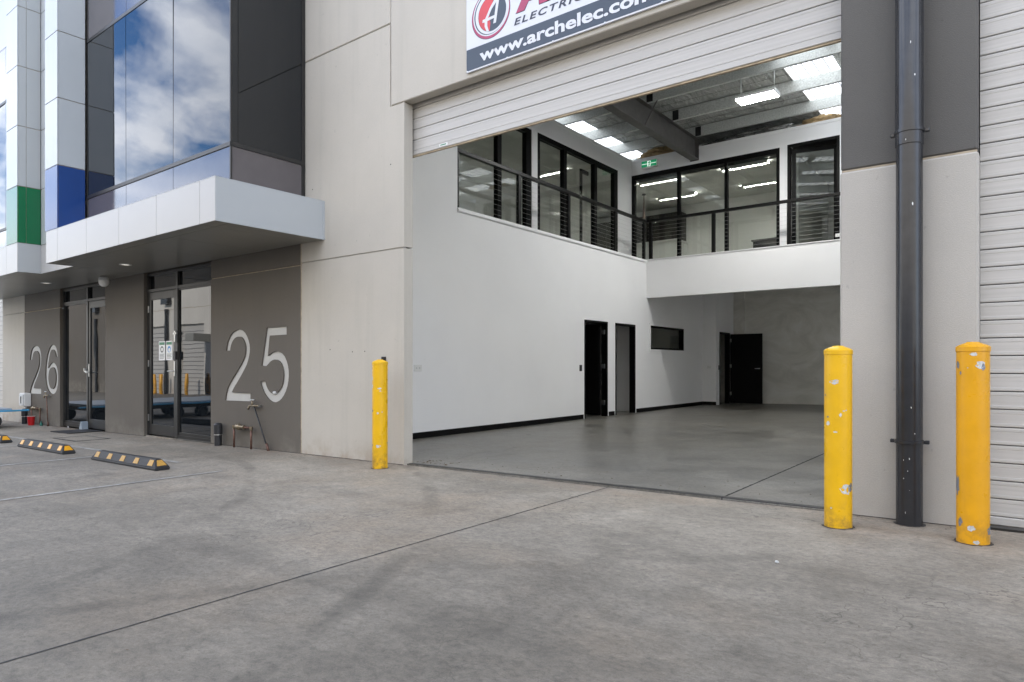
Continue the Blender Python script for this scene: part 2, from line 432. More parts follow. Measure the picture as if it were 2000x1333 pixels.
sx_ = nb.n.new("ShaderNodeSeparateXYZ"); nb.l.new(nb.pos, sx_.inputs[0])
fr_ = nb.math("FRACT", nb.math("DIVIDE", nb.math("ADD", sx_.outputs["X"], 20.14), 0.19))
nb.l.new(nb.mix(nb.math("LESS_THAN", fr_, 0.16), (0.94, 0.94, 0.88), (0.20, 0.21, 0.20)), tr_.inputs["Color"])
df_ = nb.n.new("ShaderNodeBsdfDiffuse"); df_.inputs["Color"].default_value = (0.8, 0.8, 0.76, 1)
mx_ = nb.n.new("ShaderNodeMixShader"); mx_.inputs[0].default_value = 0.05
nb.l.new(tr_.outputs[0], mx_.inputs[1]); nb.l.new(df_.outputs[0], mx_.inputs[2]); nb.l.new(mx_.outputs[0], nb.out.inputs["Surface"])
M_SKYL = nb.m
M_INSUL = plain("brown_insulation", (0.42, 0.30, 0.16), 0.95, var=0.45, scale=9, bump=0.8, bscale=25)
M_FOILR = plain("crinkled_foil_roll", (0.45, 0.45, 0.45), 0.25, metal=0.9, var=0.6, scale=20, bump=1.0, bscale=18)
M_LAMP = emit("high_bay_glow", (1.0, 0.985, 0.95), 100.0)
M_OLAMP = emit("office_tube_glow", (1.0, 0.98, 0.93), 115.0)
M_EXITG = emit("exit_green_glow", (0.005, 0.30, 0.12), 0.28)
M_EXITW = emit("exit_white_glow", (0.9, 1.0, 0.93), 0.4)
M_DLIGHT = emit("downlight_lens", (1.0, 0.95, 0.85), 0.35)
M_TILE = plain("ceiling_tile", (0.62, 0.62, 0.60), 0.9, var=0.05, scale=40)
M_CARPET = plain("office_carpet", (0.42, 0.42, 0.40), 0.95, var=0.3, scale=60)
M_JOIN = plain("dark_joinery", (0.022, 0.020, 0.018), 0.35, var=0.4, scale=5)
M_SIGNW = plain("sign_white", (0.60, 0.61, 0.64), 0.35, var=0.015)
M_SIGNB = plain("sign_slate", (0.042, 0.060, 0.088), 0.5, var=0.05)
M_SIGNN = plain("sign_navy", (0.018, 0.022, 0.045), 0.35, var=0.05)
M_SIGNR = plain("sign_red", (0.55, 0.035, 0.045), 0.35, var=0.10, scale=3)
M_SIGNM = plain("sign_maroon", (0.36, 0.03, 0.10), 0.35, var=0.10, scale=3)
M_PAPER = plain("notice_paper", (0.78, 0.78, 0.76), 0.5, var=0.02)
M_NGREEN = plain("notice_green", (0.06, 0.22, 0.12), 0.5)
M_NBLUE = plain("notice_blue", (0.08, 0.28, 0.60), 0.5)
M_INK = plain("notice_ink", (0.03, 0.03, 0.03), 0.5)
M_OPP = precast("opposite_precast", (0.60, 0.575, 0.52))
M_LEAF = plain("dry_leaf", (0.10, 0.06, 0.03), 0.8, var=0.5, scale=30)
M_GLASSR = plain("green_bottle_glass", (0.02, 0.16, 0.12), 0.1)

# ------------------------------------------------------------------ object helpers
ORG = {}


def V(*a):
    return Vector(a)


def thing(name, label, cat, loc=(0, 0, 0), group=None, kind=None):
    o = bpy.data.objects.new(name, None)
    COL.objects.link(o)
    o.location = loc
    ORG[o] = Vector(loc)
    o.empty_display_size = 0.2
    tag(o, label, cat, group, kind)
    return o


def tag(o, label=None, cat=None, group=None, kind=None):
    if label: o["label"] = label
    if cat: o["category"] = cat
    if group: o["group"] = group
    if kind: o["kind"] = kind
    return o


def place(name, me, mat, parent, origin, smooth=False):
    o = bpy.data.objects.new(name, me)
    COL.objects.link(o)
    ORG[o] = Vector(origin)
    if parent is not None:
        o.parent = parent
        o.location = Vector(origin) - ORG[parent]
    else:
        o.location = origin
    if mat is not None and not me.materials:
        me.materials.append(mat)
    if smooth:
        for p in me.polygons:
            p.use_smooth = True
    return o


def mesh_obj(name, verts, faces, mat, parent=None, smooth=False, origin=None):
    vs = [Vector(v) for v in verts]
    if origin is None:
        lo = Vector([min(v[i] for v in vs) for i in range(3)])
        hi = Vector([max(v[i] for v in vs) for i in range(3)])
        origin = Vector(((lo.x + hi.x) / 2, (lo.y + hi.y) / 2, lo.z))
    origin = Vector(origin)
    me = bpy.data.meshes.new(name)
    me.from_pydata([v - origin for v in vs], [], faces)
    me.update()
    return place(name, me, mat, parent, origin, smooth)


def bm_obj(name, bm, mat, parent=None, smooth=False, origin=None):
    vs = [v.co for v in bm.verts]
    if origin is None:
        lo = Vector([min(v[i] for v in vs) for i in range(3)])
        hi = Vector([max(v[i] for v in vs) for i in range(3)])
        origin = Vector(((lo.x + hi.x) / 2, (lo.y + hi.y) / 2, lo.z))
    else:
        origin = Vector(origin)
    for v in bm.verts:
        v.co -= origin
    bmesh.ops.recalc_face_normals(bm, faces=bm.faces)
    me = bpy.data.meshes.new(name)
    bm.to_mesh(me)
    bm.free()
    return place(name, me, mat, parent, origin, smooth)


def add_box(bm, x0, x1, y0, y1, z0, z1, bev=0.0):
    r = bmesh.ops.create_cube(bm, size=1.0)
    vs = r["verts"]
    for v in vs:
        v.co = Vector((x0 + (v.co.x + .5) * (x1 - x0), y0 + (v.co.y + .5) * (y1 - y0), z0 + (v.co.z + .5) * (z1 - z0)))
    if bev:
        es = list({e for v in vs for e in v.link_edges})
        bmesh.ops.bevel(bm, geom=es, offset=bev, segments=1, affect="EDGES", profile=0.5)


def box(name, x0, x1, y0, y1, z0, z1, mat, parent=None, bev=0.0):
    bm = bmesh.new()
    add_box(bm, x0, x1, y0, y1, z0, z1, bev)
    return bm_obj(name, bm, mat, parent)


def boxes(name, lst, mat, parent=None, bev=0.0):
    bm = bmesh.new()
    for b in lst:
        add_box(bm, *b, bev)
    return bm_obj(name, bm, mat, parent)


def add_cyl(bm, p0, p1, r0, r1=None, seg=16):
    p0, p1 = Vector(p0), Vector(p1)
    r1 = r0 if r1 is None else r1
    d = p1 - p0
    q = d.to_track_quat("Z", "Y").to_matrix().to_4x4()
    q.translation = (p0 + p1) / 2
    bmesh.ops.create_cone(bm, cap_ends=True, segments=seg, radius1=r0, radius2=r1, depth=d.length, matrix=q)


def cyl(name, p0, p1, r0, mat, parent=None, r1=None, seg=16):
    bm = bmesh.new()
    add_cyl(bm, p0, p1, r0, r1, seg)
    o = bm_obj(name, bm, mat, parent)
    for p in o.data.polygons:
        p.use_smooth = len(p.vertices) == 4
    return o


def add_pipe(bm, pts, r, seg=10):
    for a, b in zip(pts, pts[1:]):
        add_cyl(bm, a, b, r, seg=seg)
    for p in pts[1:-1]:
        bmesh.ops.create_uvsphere(bm, u_segments=seg, v_segments=6, radius=r * 1.02, matrix=Matrix.Translation(p))


def pipe(name, pts, r, mat, parent=None, seg=10):
    bm = bmesh.new()
    add_pipe(bm, [Vector(p) for p in pts], r, seg)
    return bm_obj(name, bm, mat, parent, smooth=True)


def lathe(name, c, prof, mat, parent=None, seg=32, smooth=True, axis="Z"):
    vs, fs = [], []
    n = len(prof)
    for i in range(seg):
        a = 2 * math.pi * i / seg
        for r, h in prof:
            if axis == "Z":
                vs.append((c[0] + r * math.cos(a), c[1] + r * math.sin(a), c[2] + h))
            else:
                vs.append((c[0] + h, c[1] + r * math.cos(a), c[2] + r * math.sin(a)))
    for i in range(seg):
        j = (i + 1) % seg
        for k in range(n - 1):
            fs.append((i * n + k, j * n + k, j * n + k + 1, i * n + k + 1))
    bm = bmesh.new()
    bv = [bm.verts.new(v) for v in vs]
    for f in fs:
        bm.faces.new([bv[i] for i in f])
    bmesh.ops.remove_doubles(bm, verts=bm.verts, dist=1e-5)
    o = bm_obj(name, bm, mat, parent, smooth=False, origin=c)
    if smooth:
        for p in o.data.polygons:
            p.use_smooth = True
        o.data.set_sharp_from_angle(angle=math.radians(35)) if hasattr(o.data, "set_sharp_from_angle") else None
    return o


def prism(name, outline, y0, y1, mat, parent=None, holes=()):
    """outline in (x, z), front face at y0, back at y1"""
    loops = [list(outline)] + [list(h) for h in holes]
    flat = [p for l in loops for p in l]
    tris = tessellate_polygon([[Vector((p[0], p[1], 0)) for p in l] for l in loops])
    n = len(flat)
    vs = [(p[0], y0, p[1]) for p in flat] + [(p[0], y1, p[1]) for p in flat]
    fs = [tuple(t) for t in tris] + [tuple(i + n for i in reversed(t)) for t in tris]
    k = 0
    for l in loops:
        m = len(l)
        for i in range(m):
            a, b = k + i, k + (i + 1) % m
            fs.append((a, b, b + n, a + n))
        k += m
    bm = bmesh.new()
    bv = [bm.verts.new(v) for v in vs]
    for f in fs:
        try:
            bm.faces.new([bv[i] for i in f])
        except ValueError:
            pass
    return bm_obj(name, bm, mat, parent)


def wall_grid(name, axis, c0, c1, u0, u1, v0, v1, holes, mat, parent=None):
    """wall slab with rectangular openings; axis 'Y': face normal along Y, u = X; axis 'X': u = Y; v = Z"""
    us = sorted({u0, u1, *[h[0] for h in holes], *[h[1] for h in holes]})
    vs_ = sorted({v0, v1, *[h[2] for h in holes], *[h[3] for h in holes]})
    us = [u for u in us if u0 <= u <= u1]
    vs_ = [v for v in vs_ if v0 <= v <= v1]

    def solid(i, j):
        if i < 0 or j < 0 or i >= len(us) - 1 or j >= len(vs_) - 1:
            return False
        cu, cv = (us[i] + us[i + 1]) / 2, (vs_[j] + vs_[j + 1]) / 2
        return not any(h[0] < cu < h[1] and h[2] < cv < h[3] for h in holes)

    bm = bmesh.new()
    cache = {}

    def vert(u, v, c):
        key = (u, v, c)
        if key not in cache:
            cache[key] = bm.verts.new((u, c, v) if axis == "Y" else (c, u, v))
        return cache[key]

    def quad(*p):
        bm.faces.new([vert(*q) for q in p])

    for i in range(len(us) - 1):
        for j in range(len(vs_) - 1):
            if not solid(i, j):
                continue
            a, b, d, e = us[i], us[i + 1], vs_[j], vs_[j + 1]
            for c in (c0, c1):
                quad((a, d, c), (b, d, c), (b, e, c), (a, e, c))
            if not solid(i - 1, j): quad((a, d, c0), (a, e, c0), (a, e, c1), (a, d, c1))
            if not solid(i + 1, j): quad((b, d, c0), (b, e, c0), (b, e, c1), (b, d, c1))
            if not solid(i, j - 1): quad((a, d, c0), (b, d, c0), (b, d, c1), (a, d, c1))
            if not solid(i, j + 1): quad((a, e, c0), (b, e, c0), (b, e, c1), (a, e, c1))
    return bm_obj(name, bm, mat, parent)


def smooth_outline(pts, keep=50, it=1):
    """round the gentle corners of a closed outline, keep the sharp ones"""
    for _ in range(it):
        out = []
        n = len(pts)
        for i in range(n):
            a, b, c = Vector(pts[i - 1]), Vector(pts[i]), Vector(pts[(i + 1) % n])
            ang = math.degrees((b - a).angle(c - b, 0))
            if ang > keep:
                out.append(tuple(b))
            else:
                out.append(tuple(b.lerp(a, 0.25)))
                out.append(tuple(b.lerp(c, 0.25)))
        pts = out
    return pts


def text_mesh(name, body, x, z, y, width, height, mat, parent, offset=0.0, shear=0.0, spacing=1.0):
    cu = bpy.data.curves.new(name, "FONT")
    cu.body = body
    cu.offset = offset
    cu.shear = shear
    cu.space_character = spacing
    cu.extrude = 0.0
    cu.resolution_u = 3
    tmp = bpy.data.objects.new("tmp_text", cu)
    COL.objects.link(tmp)
    dg = bpy.context.evaluated_depsgraph_get()
    me = bpy.data.meshes.new_from_object(tmp.evaluated_get(dg))
    bpy.data.objects.remove(tmp)
    me.name = name
    xs = [v.co.x for v in me.vertices]; ys = [v.co.y for v in me.vertices]
    x0, x1 = min(xs), max(xs); y0 = min(ys); y1 = max(ys)
    kx = width / (x1 - x0); kz = height / (y1 - y0)
    for v in me.vertices:
        v.co = Vector(((v.co.x - x0) * kx, 0.0, (v.co.y - y0) * kz))
    me.materials.clear()
    return place(name, me, mat, parent, V(x, y, z))


def copy_child(o, parent, delta, name=None):
    c = o.copy()
    COL.objects.link(c)
    if name:
        c.name = name
    c.parent = parent
    c.location = o.location + Vector(delta)
    ORG[c] = ORG[o] + Vector(delta)
    return c


def copy_tree(root, loc, rotz=0.0, label=None, group=None):
    r = root.copy()
    COL.objects.link(r)
    r.location = loc
    r.rotation_euler = (0, 0, rotz)
    ORG[r] = Vector(loc)
    if label: r["label"] = label
    if group: r["group"] = group
    for ch in root.children:
        c = ch.copy(); COL.objects.link(c); c.parent = r
        for g in ch.children:
            d = g.copy(); COL.objects.link(d); d.parent = c
    return r


SLOPE = 0.0134


def gz(x):
    return SLOPE * (x + 6.5)


# ------------------------------------------------------------------ ground and floors
def slab(name, x0, x1, y0, y1, lift, thick, mat, parent, bev=0.006):
    bm = bmesh.new()
    add_box(bm, x0, x1, y0, y1, -thick, 0.0)
    for v in bm.verts:
        v.co.z += gz(v.co.x) + lift
    if bev:
        top = [e for e in bm.edges if all(v.co.z > gz(v.co.x) + lift - 0.001 for v in e.verts)]
        bmesh.ops.bevel(bm, geom=top, offset=bev, segments=1, affect="EDGES")
    return bm_obj(name, bm, mat, parent)


ground = mesh_obj("ground", [(-260, -160, gz(-260) - 0.16), (200, -160, gz(200) - 0.16), (200, 260, gz(200) - 0.16), (-260, 260, gz(-260) - 0.16)],
                  [(0, 1, 2, 3)], M_EARTH, origin=(0, 0, gz(0) - 0.16))
tag(ground, kind="structure")
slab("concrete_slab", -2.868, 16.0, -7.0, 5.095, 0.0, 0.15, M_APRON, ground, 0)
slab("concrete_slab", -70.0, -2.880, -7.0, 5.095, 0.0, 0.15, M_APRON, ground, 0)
slab("joint_sealant", -2.8795, -2.8685, -7.0, 5.09, -0.005, 0.05, M_EARTH, ground, 0)

inner = thing("interior_floor", None, None, (-4.5, 12, 0), kind="structure")
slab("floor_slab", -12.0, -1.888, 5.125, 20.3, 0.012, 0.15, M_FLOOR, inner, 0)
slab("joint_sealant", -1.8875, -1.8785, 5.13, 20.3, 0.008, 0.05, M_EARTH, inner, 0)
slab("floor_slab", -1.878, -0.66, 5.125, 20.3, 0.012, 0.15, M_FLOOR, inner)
# steel angle and rubber strip along the roller door threshold
thr = thing("door_threshold", "dark grooved metal strip along the ground under the open roller door", "threshold", (-3.2, 5.11, 0.04))
for y0, y1, up, m in ((5.097, 5.113, -0.004, M_DKPL), (5.128, 5.150, 0.016, M_DKPL), (5.165, 5.195, 0.0145, M_DGREY)):
    bm = bmesh.new(); add_box(bm, -5.38, -1.05, y0, y1, -0.02, 0.0)
    for v in bm.verts: v.co.z += gz(v.co.x) + up
    bm_obj("strip", bm, m, thr)

def joint_ribbon(x, y0, y1, lift, seed, parent):
    rg = random.Random(seed)
    n = int((y1 - y0) / 0.035)
    vs, fs = [], []
    for i in range(n + 1):
        y = y0 + (y1 - y0) * i / n
        a, b = 0.003 + 0.006 * rg.random() ** 1.5, 0.003 + 0.006 * rg.random() ** 1.5
        for q in (x - a, x + b):
            vs.append((q, y, gz(q) + lift))
    for i in range(n):
        fs.append((2 * i, 2 * i + 1, 2 * i + 3, 2 * i + 2))
    mesh_obj("joint_edge", vs, fs, M_EARTH, parent)


joint_ribbon(-2.874, -3.0, 5.09, 0.0015, 3, ground)
joint_ribbon(-1.883, 5.13, 19.7, 0.0135, 5, inner)

# gritty gap where the walls meet the apron
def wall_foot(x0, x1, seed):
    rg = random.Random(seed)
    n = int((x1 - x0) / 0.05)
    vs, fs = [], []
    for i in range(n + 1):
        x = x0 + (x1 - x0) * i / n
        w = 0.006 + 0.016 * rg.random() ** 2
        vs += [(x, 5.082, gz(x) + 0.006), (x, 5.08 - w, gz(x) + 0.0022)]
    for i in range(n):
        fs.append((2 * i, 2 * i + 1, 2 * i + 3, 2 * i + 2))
    mesh_obj("wall_foot_grit", vs, fs, M_GRITSHADE, ground)


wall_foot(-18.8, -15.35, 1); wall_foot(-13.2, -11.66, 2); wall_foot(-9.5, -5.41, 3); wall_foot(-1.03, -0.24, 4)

# painted bay lines
bay = "white bay lines painted on the apron"


def paint(name, x0, x1, y0, y1, label, skew=0.0):
    n = 14
    vs, fs = [], []
    long_y = (y1 - y0) > (x1 - x0)
    for i in range(n + 1):
        t = i / n
        if long_y:
            y = y0 + t * (y1 - y0); dx = skew * t + rnd.uniform(-.003, .003)
            vs += [(x0 + dx, y, gz(x0 + dx) + 0.004), (x1 + dx, y, gz(x1 + dx) + 0.004)]
        else:
            x = x0 + t * (x1 - x0)
            vs += [(x, y1 + rnd.uniform(-.003, .003), gz(x) + 0.005), (x, y0 + rnd.uniform(-.003, .003), gz(x) + 0.005)]
    for i in range(n):
        fs.append((2 * i, 2 * i + 1, 2 * i + 3, 2 * i + 2))
    o = mesh_obj(name, vs, fs, M_LINE)
    tag(o, label, "line marking", bay, "structure")
    return o


paint("parking_line", -6.66, -6.60, -1.2, 3.70, "white bay line nearest the yellow bollard by the light wall", -0.06)
paint("parking_line", -9.28, -9.21, -1.2, 3.73, "white bay line between the two full wheel stops", -0.03)
paint("parking_line", -11.82, -11.75, -1.2, 3.73, "white bay line beyond the middle wheel stop", -0.02)
paint("parking_line", -14.42, -14.35, -1.2, 3.73, "white bay line beside the farthest wheel stop")
paint("parking_line", -17.0, -7.75, 3.73, 3.80, "long white line running behind the wheel stops along the shopfronts")

# ------------------------------------------------------------------ unit 25 shell
U = thing("warehouse_unit", "pale grey concrete warehouse unit numbered 25 with open roller door and canopy", "building", (-6.0, 6.0, 0.0))
FY, BY = 5.08, 5.208
ZB = -0.3


def panel(x0, x1, z0, z1, mat, name="wall_panel", parent=U, y0=FY, y1=BY, bev=0.008):
    return box(name, x0, x1, y0, y1, z0, z1, mat, parent, bev)


# numbered dark panel with recessed digits
TWO25 = [(-9.085, 1.323), (-9.056, 1.43), (-8.97, 1.543), (-8.856, 1.6), (-8.731, 1.619), (-8.607, 1.585), (-8.512, 1.493), (-8.458, 1.373), (-8.467, 1.27), (-8.526, 1.137), (-8.621, 1.032), (-8.758, 0.896), (-8.871, 0.796), (-8.927, 0.729), (-8.447, 0.729), (-8.447, 0.615), (-9.108, 0.608), (-9.085, 0.707), (-9.027, 0.815), (-8.913, 0.924), (-8.772, 1.047), (-8.662, 1.152), (-8.593, 1.241), (-8.572, 1.345), (-8.593, 1.42), (-8.662, 1.497), (-8.745, 1.517), (-8.842, 1.501), (-8.913, 1.45), (-8.956, 1.382), (-8.97, 1.321)]
FIVE = [(-8.06, 1.615), (-7.601, 1.618), (-7.601, 1.509), (-7.985, 1.507), (-8.03, 1.236), (-7.93, 1.285), (-7.806, 1.302), (-7.661, 1.253), (-7.577, 1.134), (-7.549, 1.009), (-7.566, 0.87), (-7.637, 0.743), (-7.733, 0.656), (-7.855, 0.617), (-7.98, 0.634), (-8.106, 0.717), (-8.183, 0.816), (-8.209, 0.889), (-8.093, 0.902), (-8.055, 0.819), (-7.98, 0.749), (-7.88, 0.725), (-7.782, 0.768), (-7.709, 0.839), (-7.673, 0.952), (-7.685, 1.064), (-7.745, 1.156), (-7.855, 1.192), (-7.955, 1.171), (-8.03, 1.121), (-8.068, 1.097), (-8.183, 1.107)]
TWO26 = [(-17.05, 1.236), (-17.022, 1.355), (-16.938, 1.473), (-16.798, 1.526), (-16.644, 1.533), (-16.498, 1.495), (-16.401, 1.387), (-16.375, 1.251), (-16.417, 1.097), (-16.498, 0.98), (-16.634, 0.842), (-16.771, 0.723), (-16.843, 0.629), (-16.384, 0.631), (-16.388, 0.515), (-17.067, 0.509), (-17.033, 0.599), (-16.91, 0.74), (-16.716, 0.9), (-16.552, 1.058), (-16.498, 1.174), (-16.498, 1.291), (-16.552, 1.379), (-16.644, 1.423), (-16.771, 1.421), (-16.865, 1.363), (-16.91, 1.285), (-16.921, 1.235)]
SIX = [(-15.566, 1.283), (-15.468, 1.292), (-15.482, 1.394), (-15.566, 1.498), (-15.716, 1.544), (-15.868, 1.513), (-15.997, 1.401), (-16.085, 1.249), (-16.142, 1.058), (-16.153, 0.886), (-16.1, 0.715), (-15.997, 0.602), (-15.868, 0.539), (-15.742, 0.523), (-15.616, 0.545), (-15.517, 0.613), (-15.453, 0.744), (-15.433, 0.874), (-15.468, 1.022), (-15.542, 1.115), (-15.691, 1.181), (-15.818, 1.163), (-15.945, 1.097), (-15.997, 1.059), (-15.971, 1.173), (-15.92, 1.305), (-15.843, 1.418), (-15.742, 1.445), (-15.641, 1.406), (-15.591, 1.34)]
HOLE6 = [(-15.971, 0.926), (-15.92, 1.03), (-15.792, 1.078), (-15.666, 1.069), (-15.591, 0.985), (-15.556, 0.873), (-15.591, 0.742), (-15.666, 0.656), (-15.767, 0.63), (-15.868, 0.652), (-15.945, 0.736), (-15.981, 0.831)]


def digit_panel(x0, x1, z1, outlines, island, parent):
    outs = [smooth_outline(o) for o in outlines]
    front = prism("wall_panel", [(x0, ZB), (x1, ZB), (x1, z1), (x0, z1)], FY, FY + 0.03, M_DARK, parent, outs)
    tag(front, "dark grey concrete panel with big recessed numerals")
    box("backing", x0, x1, FY + 0.031, BY, ZB, z1, M_DARK, front)
    for o in outs:
        prism("digit", o, FY + 0.022, FY + 0.030, M_DIGIT, front)
    if island:
        prism("digit_island", smooth_outline(island), FY, FY + 0.021, M_DARK, front)
    return front


digit_panel(-9.50, -7.306, 2.372, [TWO25, FIVE], None, U)
panel(-9.50, -7.306, 2.388, 3.35, M_DARK)
panel(-13.20, -11.66, ZB, 3.35, M_DARK)
panel(-11.655, -9.505, 2.655, 3.35, M_DARK)
# light panels
prism("wall_panel", [(-7.270, ZB), (-5.405, ZB), (-5.405, 2.395), (-7.270, 2.395)], FY, BY, M_LIGHT, U)
prism("wall_panel", [(-7.270, 2.411), (-5.405, 2.411), (-5.405, 3.992), (-5.632, 3.992), (-5.632, 4.912), (-7.270, 4.912)], FY, BY, M_LIGHT, U)
panel(-7.270, -5.632, 4.928, 9.4, M_LIGHT)
lintel = panel(-5.616, -1.036, 4.004, 9.4, M_LIGHT)
panel(-13.2, -7.298, 3.36, 9.4, M_LIGHT)
for (hx, hz) in ((-6.28, 1.268), (-6.06, 1.27), (-6.70, 1.30), (-5.62, 3.35), (-7.05, 3.30)):
    cyl("fixing_hole", (hx, FY - 0.0008, hz), (hx, FY + 0.004, hz), 0.008, M_DKPL, U, seg=10)
# joints: recessed sealant
box("sealant", -7.3055, -7.2705, FY + 0.006, FY + 0.03, ZB, 9.3, M_SEALB, U)
for q in ((-7.277, -5.41, FY + 0.014, FY + 0.03, 2.394, 2.412),
          (-7.277, -5.63, FY + 0.014, FY + 0.03, 4.911, 4.929), (-5.633, -5.615, FY + 0.014, FY + 0.03, 4.0, 9.3)):
    box("sealant", *q, M_SEALG, U)
box("sealant", -9.49, -7.30, FY + 0.013, FY + 0.03, 2.371, 2.389, M_SEAL, U)
box("sealant", -5.633, -5.41, FY + 0.015, FY + 0.03, 3.991, 4.005, M_SEAL, U)
# pier right of the opening
pl = panel(-1.03, -0.236, ZB, 2.445, M_PIERL, "pier", bev=0.012)
tag(pl, "pale textured lower part of the pier behind the downpipe")
pd = panel(-1.026, -0.240, 2.457, 9.4, M_PIERD, "pier", y0=FY + 0.006, bev=0.012)
tag(pd, "dark grey textured upper part of the pier behind the downpipe")
box("sealant", -1.02, -0.245, FY + 0.012, FY + 0.03, 2.444, 2.458, M_SEAL, U)
# side, rear walls that close the hall
box("side_wall", -0.66, -0.50, BY + 0.002, 20.5, ZB, 7.6, M_WHITEP, U)
box("side_wall", -12.20, -12.02, BY + 0.002, 20.5, ZB, 7.6, M_REND, U)
rear = wall_grid("rear_wall", "Y", 19.75, 19.95, -12.015, -0.665, ZB, 7.6, [], M_REND, U)
tag(rear, "grey rendered wall at the far end of the hall with trowel swirls")
box("corner_post", -6.62, -6.56, 19.70, 19.748, -0.05, 3.3, M_REND, U)

# ------------------------------------------------------------------ roller doors
SH = 0.1170


def slat_mesh(name, w, h):
    prof = [(0.004, 0.0), (-0.0030, 0.002), (-0.0042, 0.007), (-0.0042, 0.020), (-0.0028, 0.023), (-0.0028, h - 0.030), (-0.0042, h - 0.027),
            (-0.0042, h - 0.011), (-0.0030, h - 0.006), (0.006, h - 0.0045), (0.012, h - 0.0045), (0.012, 0.0)]
    vs = [(x, y, z) for x in (0.0, w) for y, z in prof]
    n = len(prof)
    fs = [(i, (i + 1) % n, (i + 1) % n + n, i + n) for i in range(n)] + [tuple(range(n)), tuple(range(2 * n - 1, n - 1, -1))]
    bm = bmesh.new()
    bv = [bm.verts.new(v) for v in vs]
    for f in fs:
        bm.faces.new([bv[i] for i in f])
    bmesh.ops.recalc_face_normals(bm, faces=bm.faces)
    me = bpy.data.meshes.new(name)
    bm.to_mesh(me); bm.free()
    me.materials.append(M_SLAT)
    return me


def roller_door(parent, x0, x1, y, zb, zt, h, label, rail=True, rail_h=0.055):
    d = box("roller_door", x0, x1, y + 0.0135, y + 0.018, zb + 0.02, zt, M_DKPL, parent)
    tag(d, label)
    me = slat_mesh("slat", x1 - x0, h)
    z = zb + (rail_h if rail else 0)
    while z < zt - 0.01:
        q = place("slat", me, None, d, V(x0, y + rnd.uniform(-.0008, .0008), z))
        q.rotation_euler = (rnd.uniform(-.006, .006), 0, rnd.uniform(-.0003, .0003))
        z += h
    if rail:
        box("bottom_rail", x0, x1, y - 0.014, y + 0.030, zb, zb + rail_h - 0.004, M_SLAT, d, 0.004)
        box("weather_strip", x0, x1, y - 0.004, y + 0.022, zb - 0.014, zb - 0.001, M_STRIP, d)
    return d


roll25 = roller_door(U, -5.52, -1.02, 5.250, 3.452, 4.62, SH, "pale ribbed roller door drawn up in its opening")
for sx in (-5.55, -1.10):
    box("door_track", sx - 0.04, sx + 0.04, 5.30, 5.318, 0.0, 4.6, M_DGREY, U) if False else None
# small maker's sticker on the bottom rail
stk = box("sticker", -5.02, -4.90, 5.2335, 5.2352, 3.464, 3.494, M_PVC, roll25)
box("sticker_mark", -5.005, -4.92, 5.2322, 5.2334, 3.473, 3.485, M_NGREEN, roll25)
for i in range(2):
    copy_child(stk, roll25, (0, 0, 0)) if False else None

# ------------------------------------------------------------------ canopy (unit 25)
SOF, CTOP = 2.645, 3.118


def canopy(parent, x0, x1, yf, seams, right_end, label, yb=FY - 0.004, left_end=True):
    core = box("canopy", x0 + 0.012, x1 - 0.012, yf + 0.012, yb, SOF + 0.012, CTOP - 0.006, M_SEAL, parent)
    tag(core, label)
    xs = [x0] + seams + [x1]
    for a, b in zip(xs, xs[1:]):
        box("fascia_panel", a + 0.003, b - 0.003, yf, yf + 0.0115, SOF, CTOP, M_CLADW, core, 0.0025)
    if right_end:
        box("fascia_panel", x1 - 0.0115, x1, yf + 0.006, yb, SOF, CTOP, M_CLAD, core, 0.0025)
    if left_end:
        box("fascia_panel", x0, x0 + 0.0115, yf + 0.006, yb, SOF, CTOP, M_CLAD, core, 0.0025)
    # soffit: front margin strip then square panels
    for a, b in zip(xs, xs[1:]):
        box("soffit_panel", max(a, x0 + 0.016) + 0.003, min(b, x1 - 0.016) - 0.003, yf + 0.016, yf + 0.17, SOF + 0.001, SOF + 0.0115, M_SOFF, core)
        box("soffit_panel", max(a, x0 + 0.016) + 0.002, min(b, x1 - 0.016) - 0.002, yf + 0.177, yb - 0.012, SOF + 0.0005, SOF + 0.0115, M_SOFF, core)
    box("top_flashing", x0, x1, yf, yb, CTOP + 0.0005, CTOP + 0.004, M_CLAD, core)
    return core


can25 = canopy(U, -11.70, -6.814, 3.69, [-11.246, -10.196, -9.169, -8.149, -7.135], True, "pale metal clad canopy with dark soffit over the shopfront")
box("edge_flashing", -6.812, -6.80, FY - 0.02, FY - 0.002, SOF, CTOP, M_CLAD, can25)

# ------------------------------------------------------------------ curtain wall over the canopy (unit 25)
CY = 4.08
CX0, CX1 = -11.226, -7.190


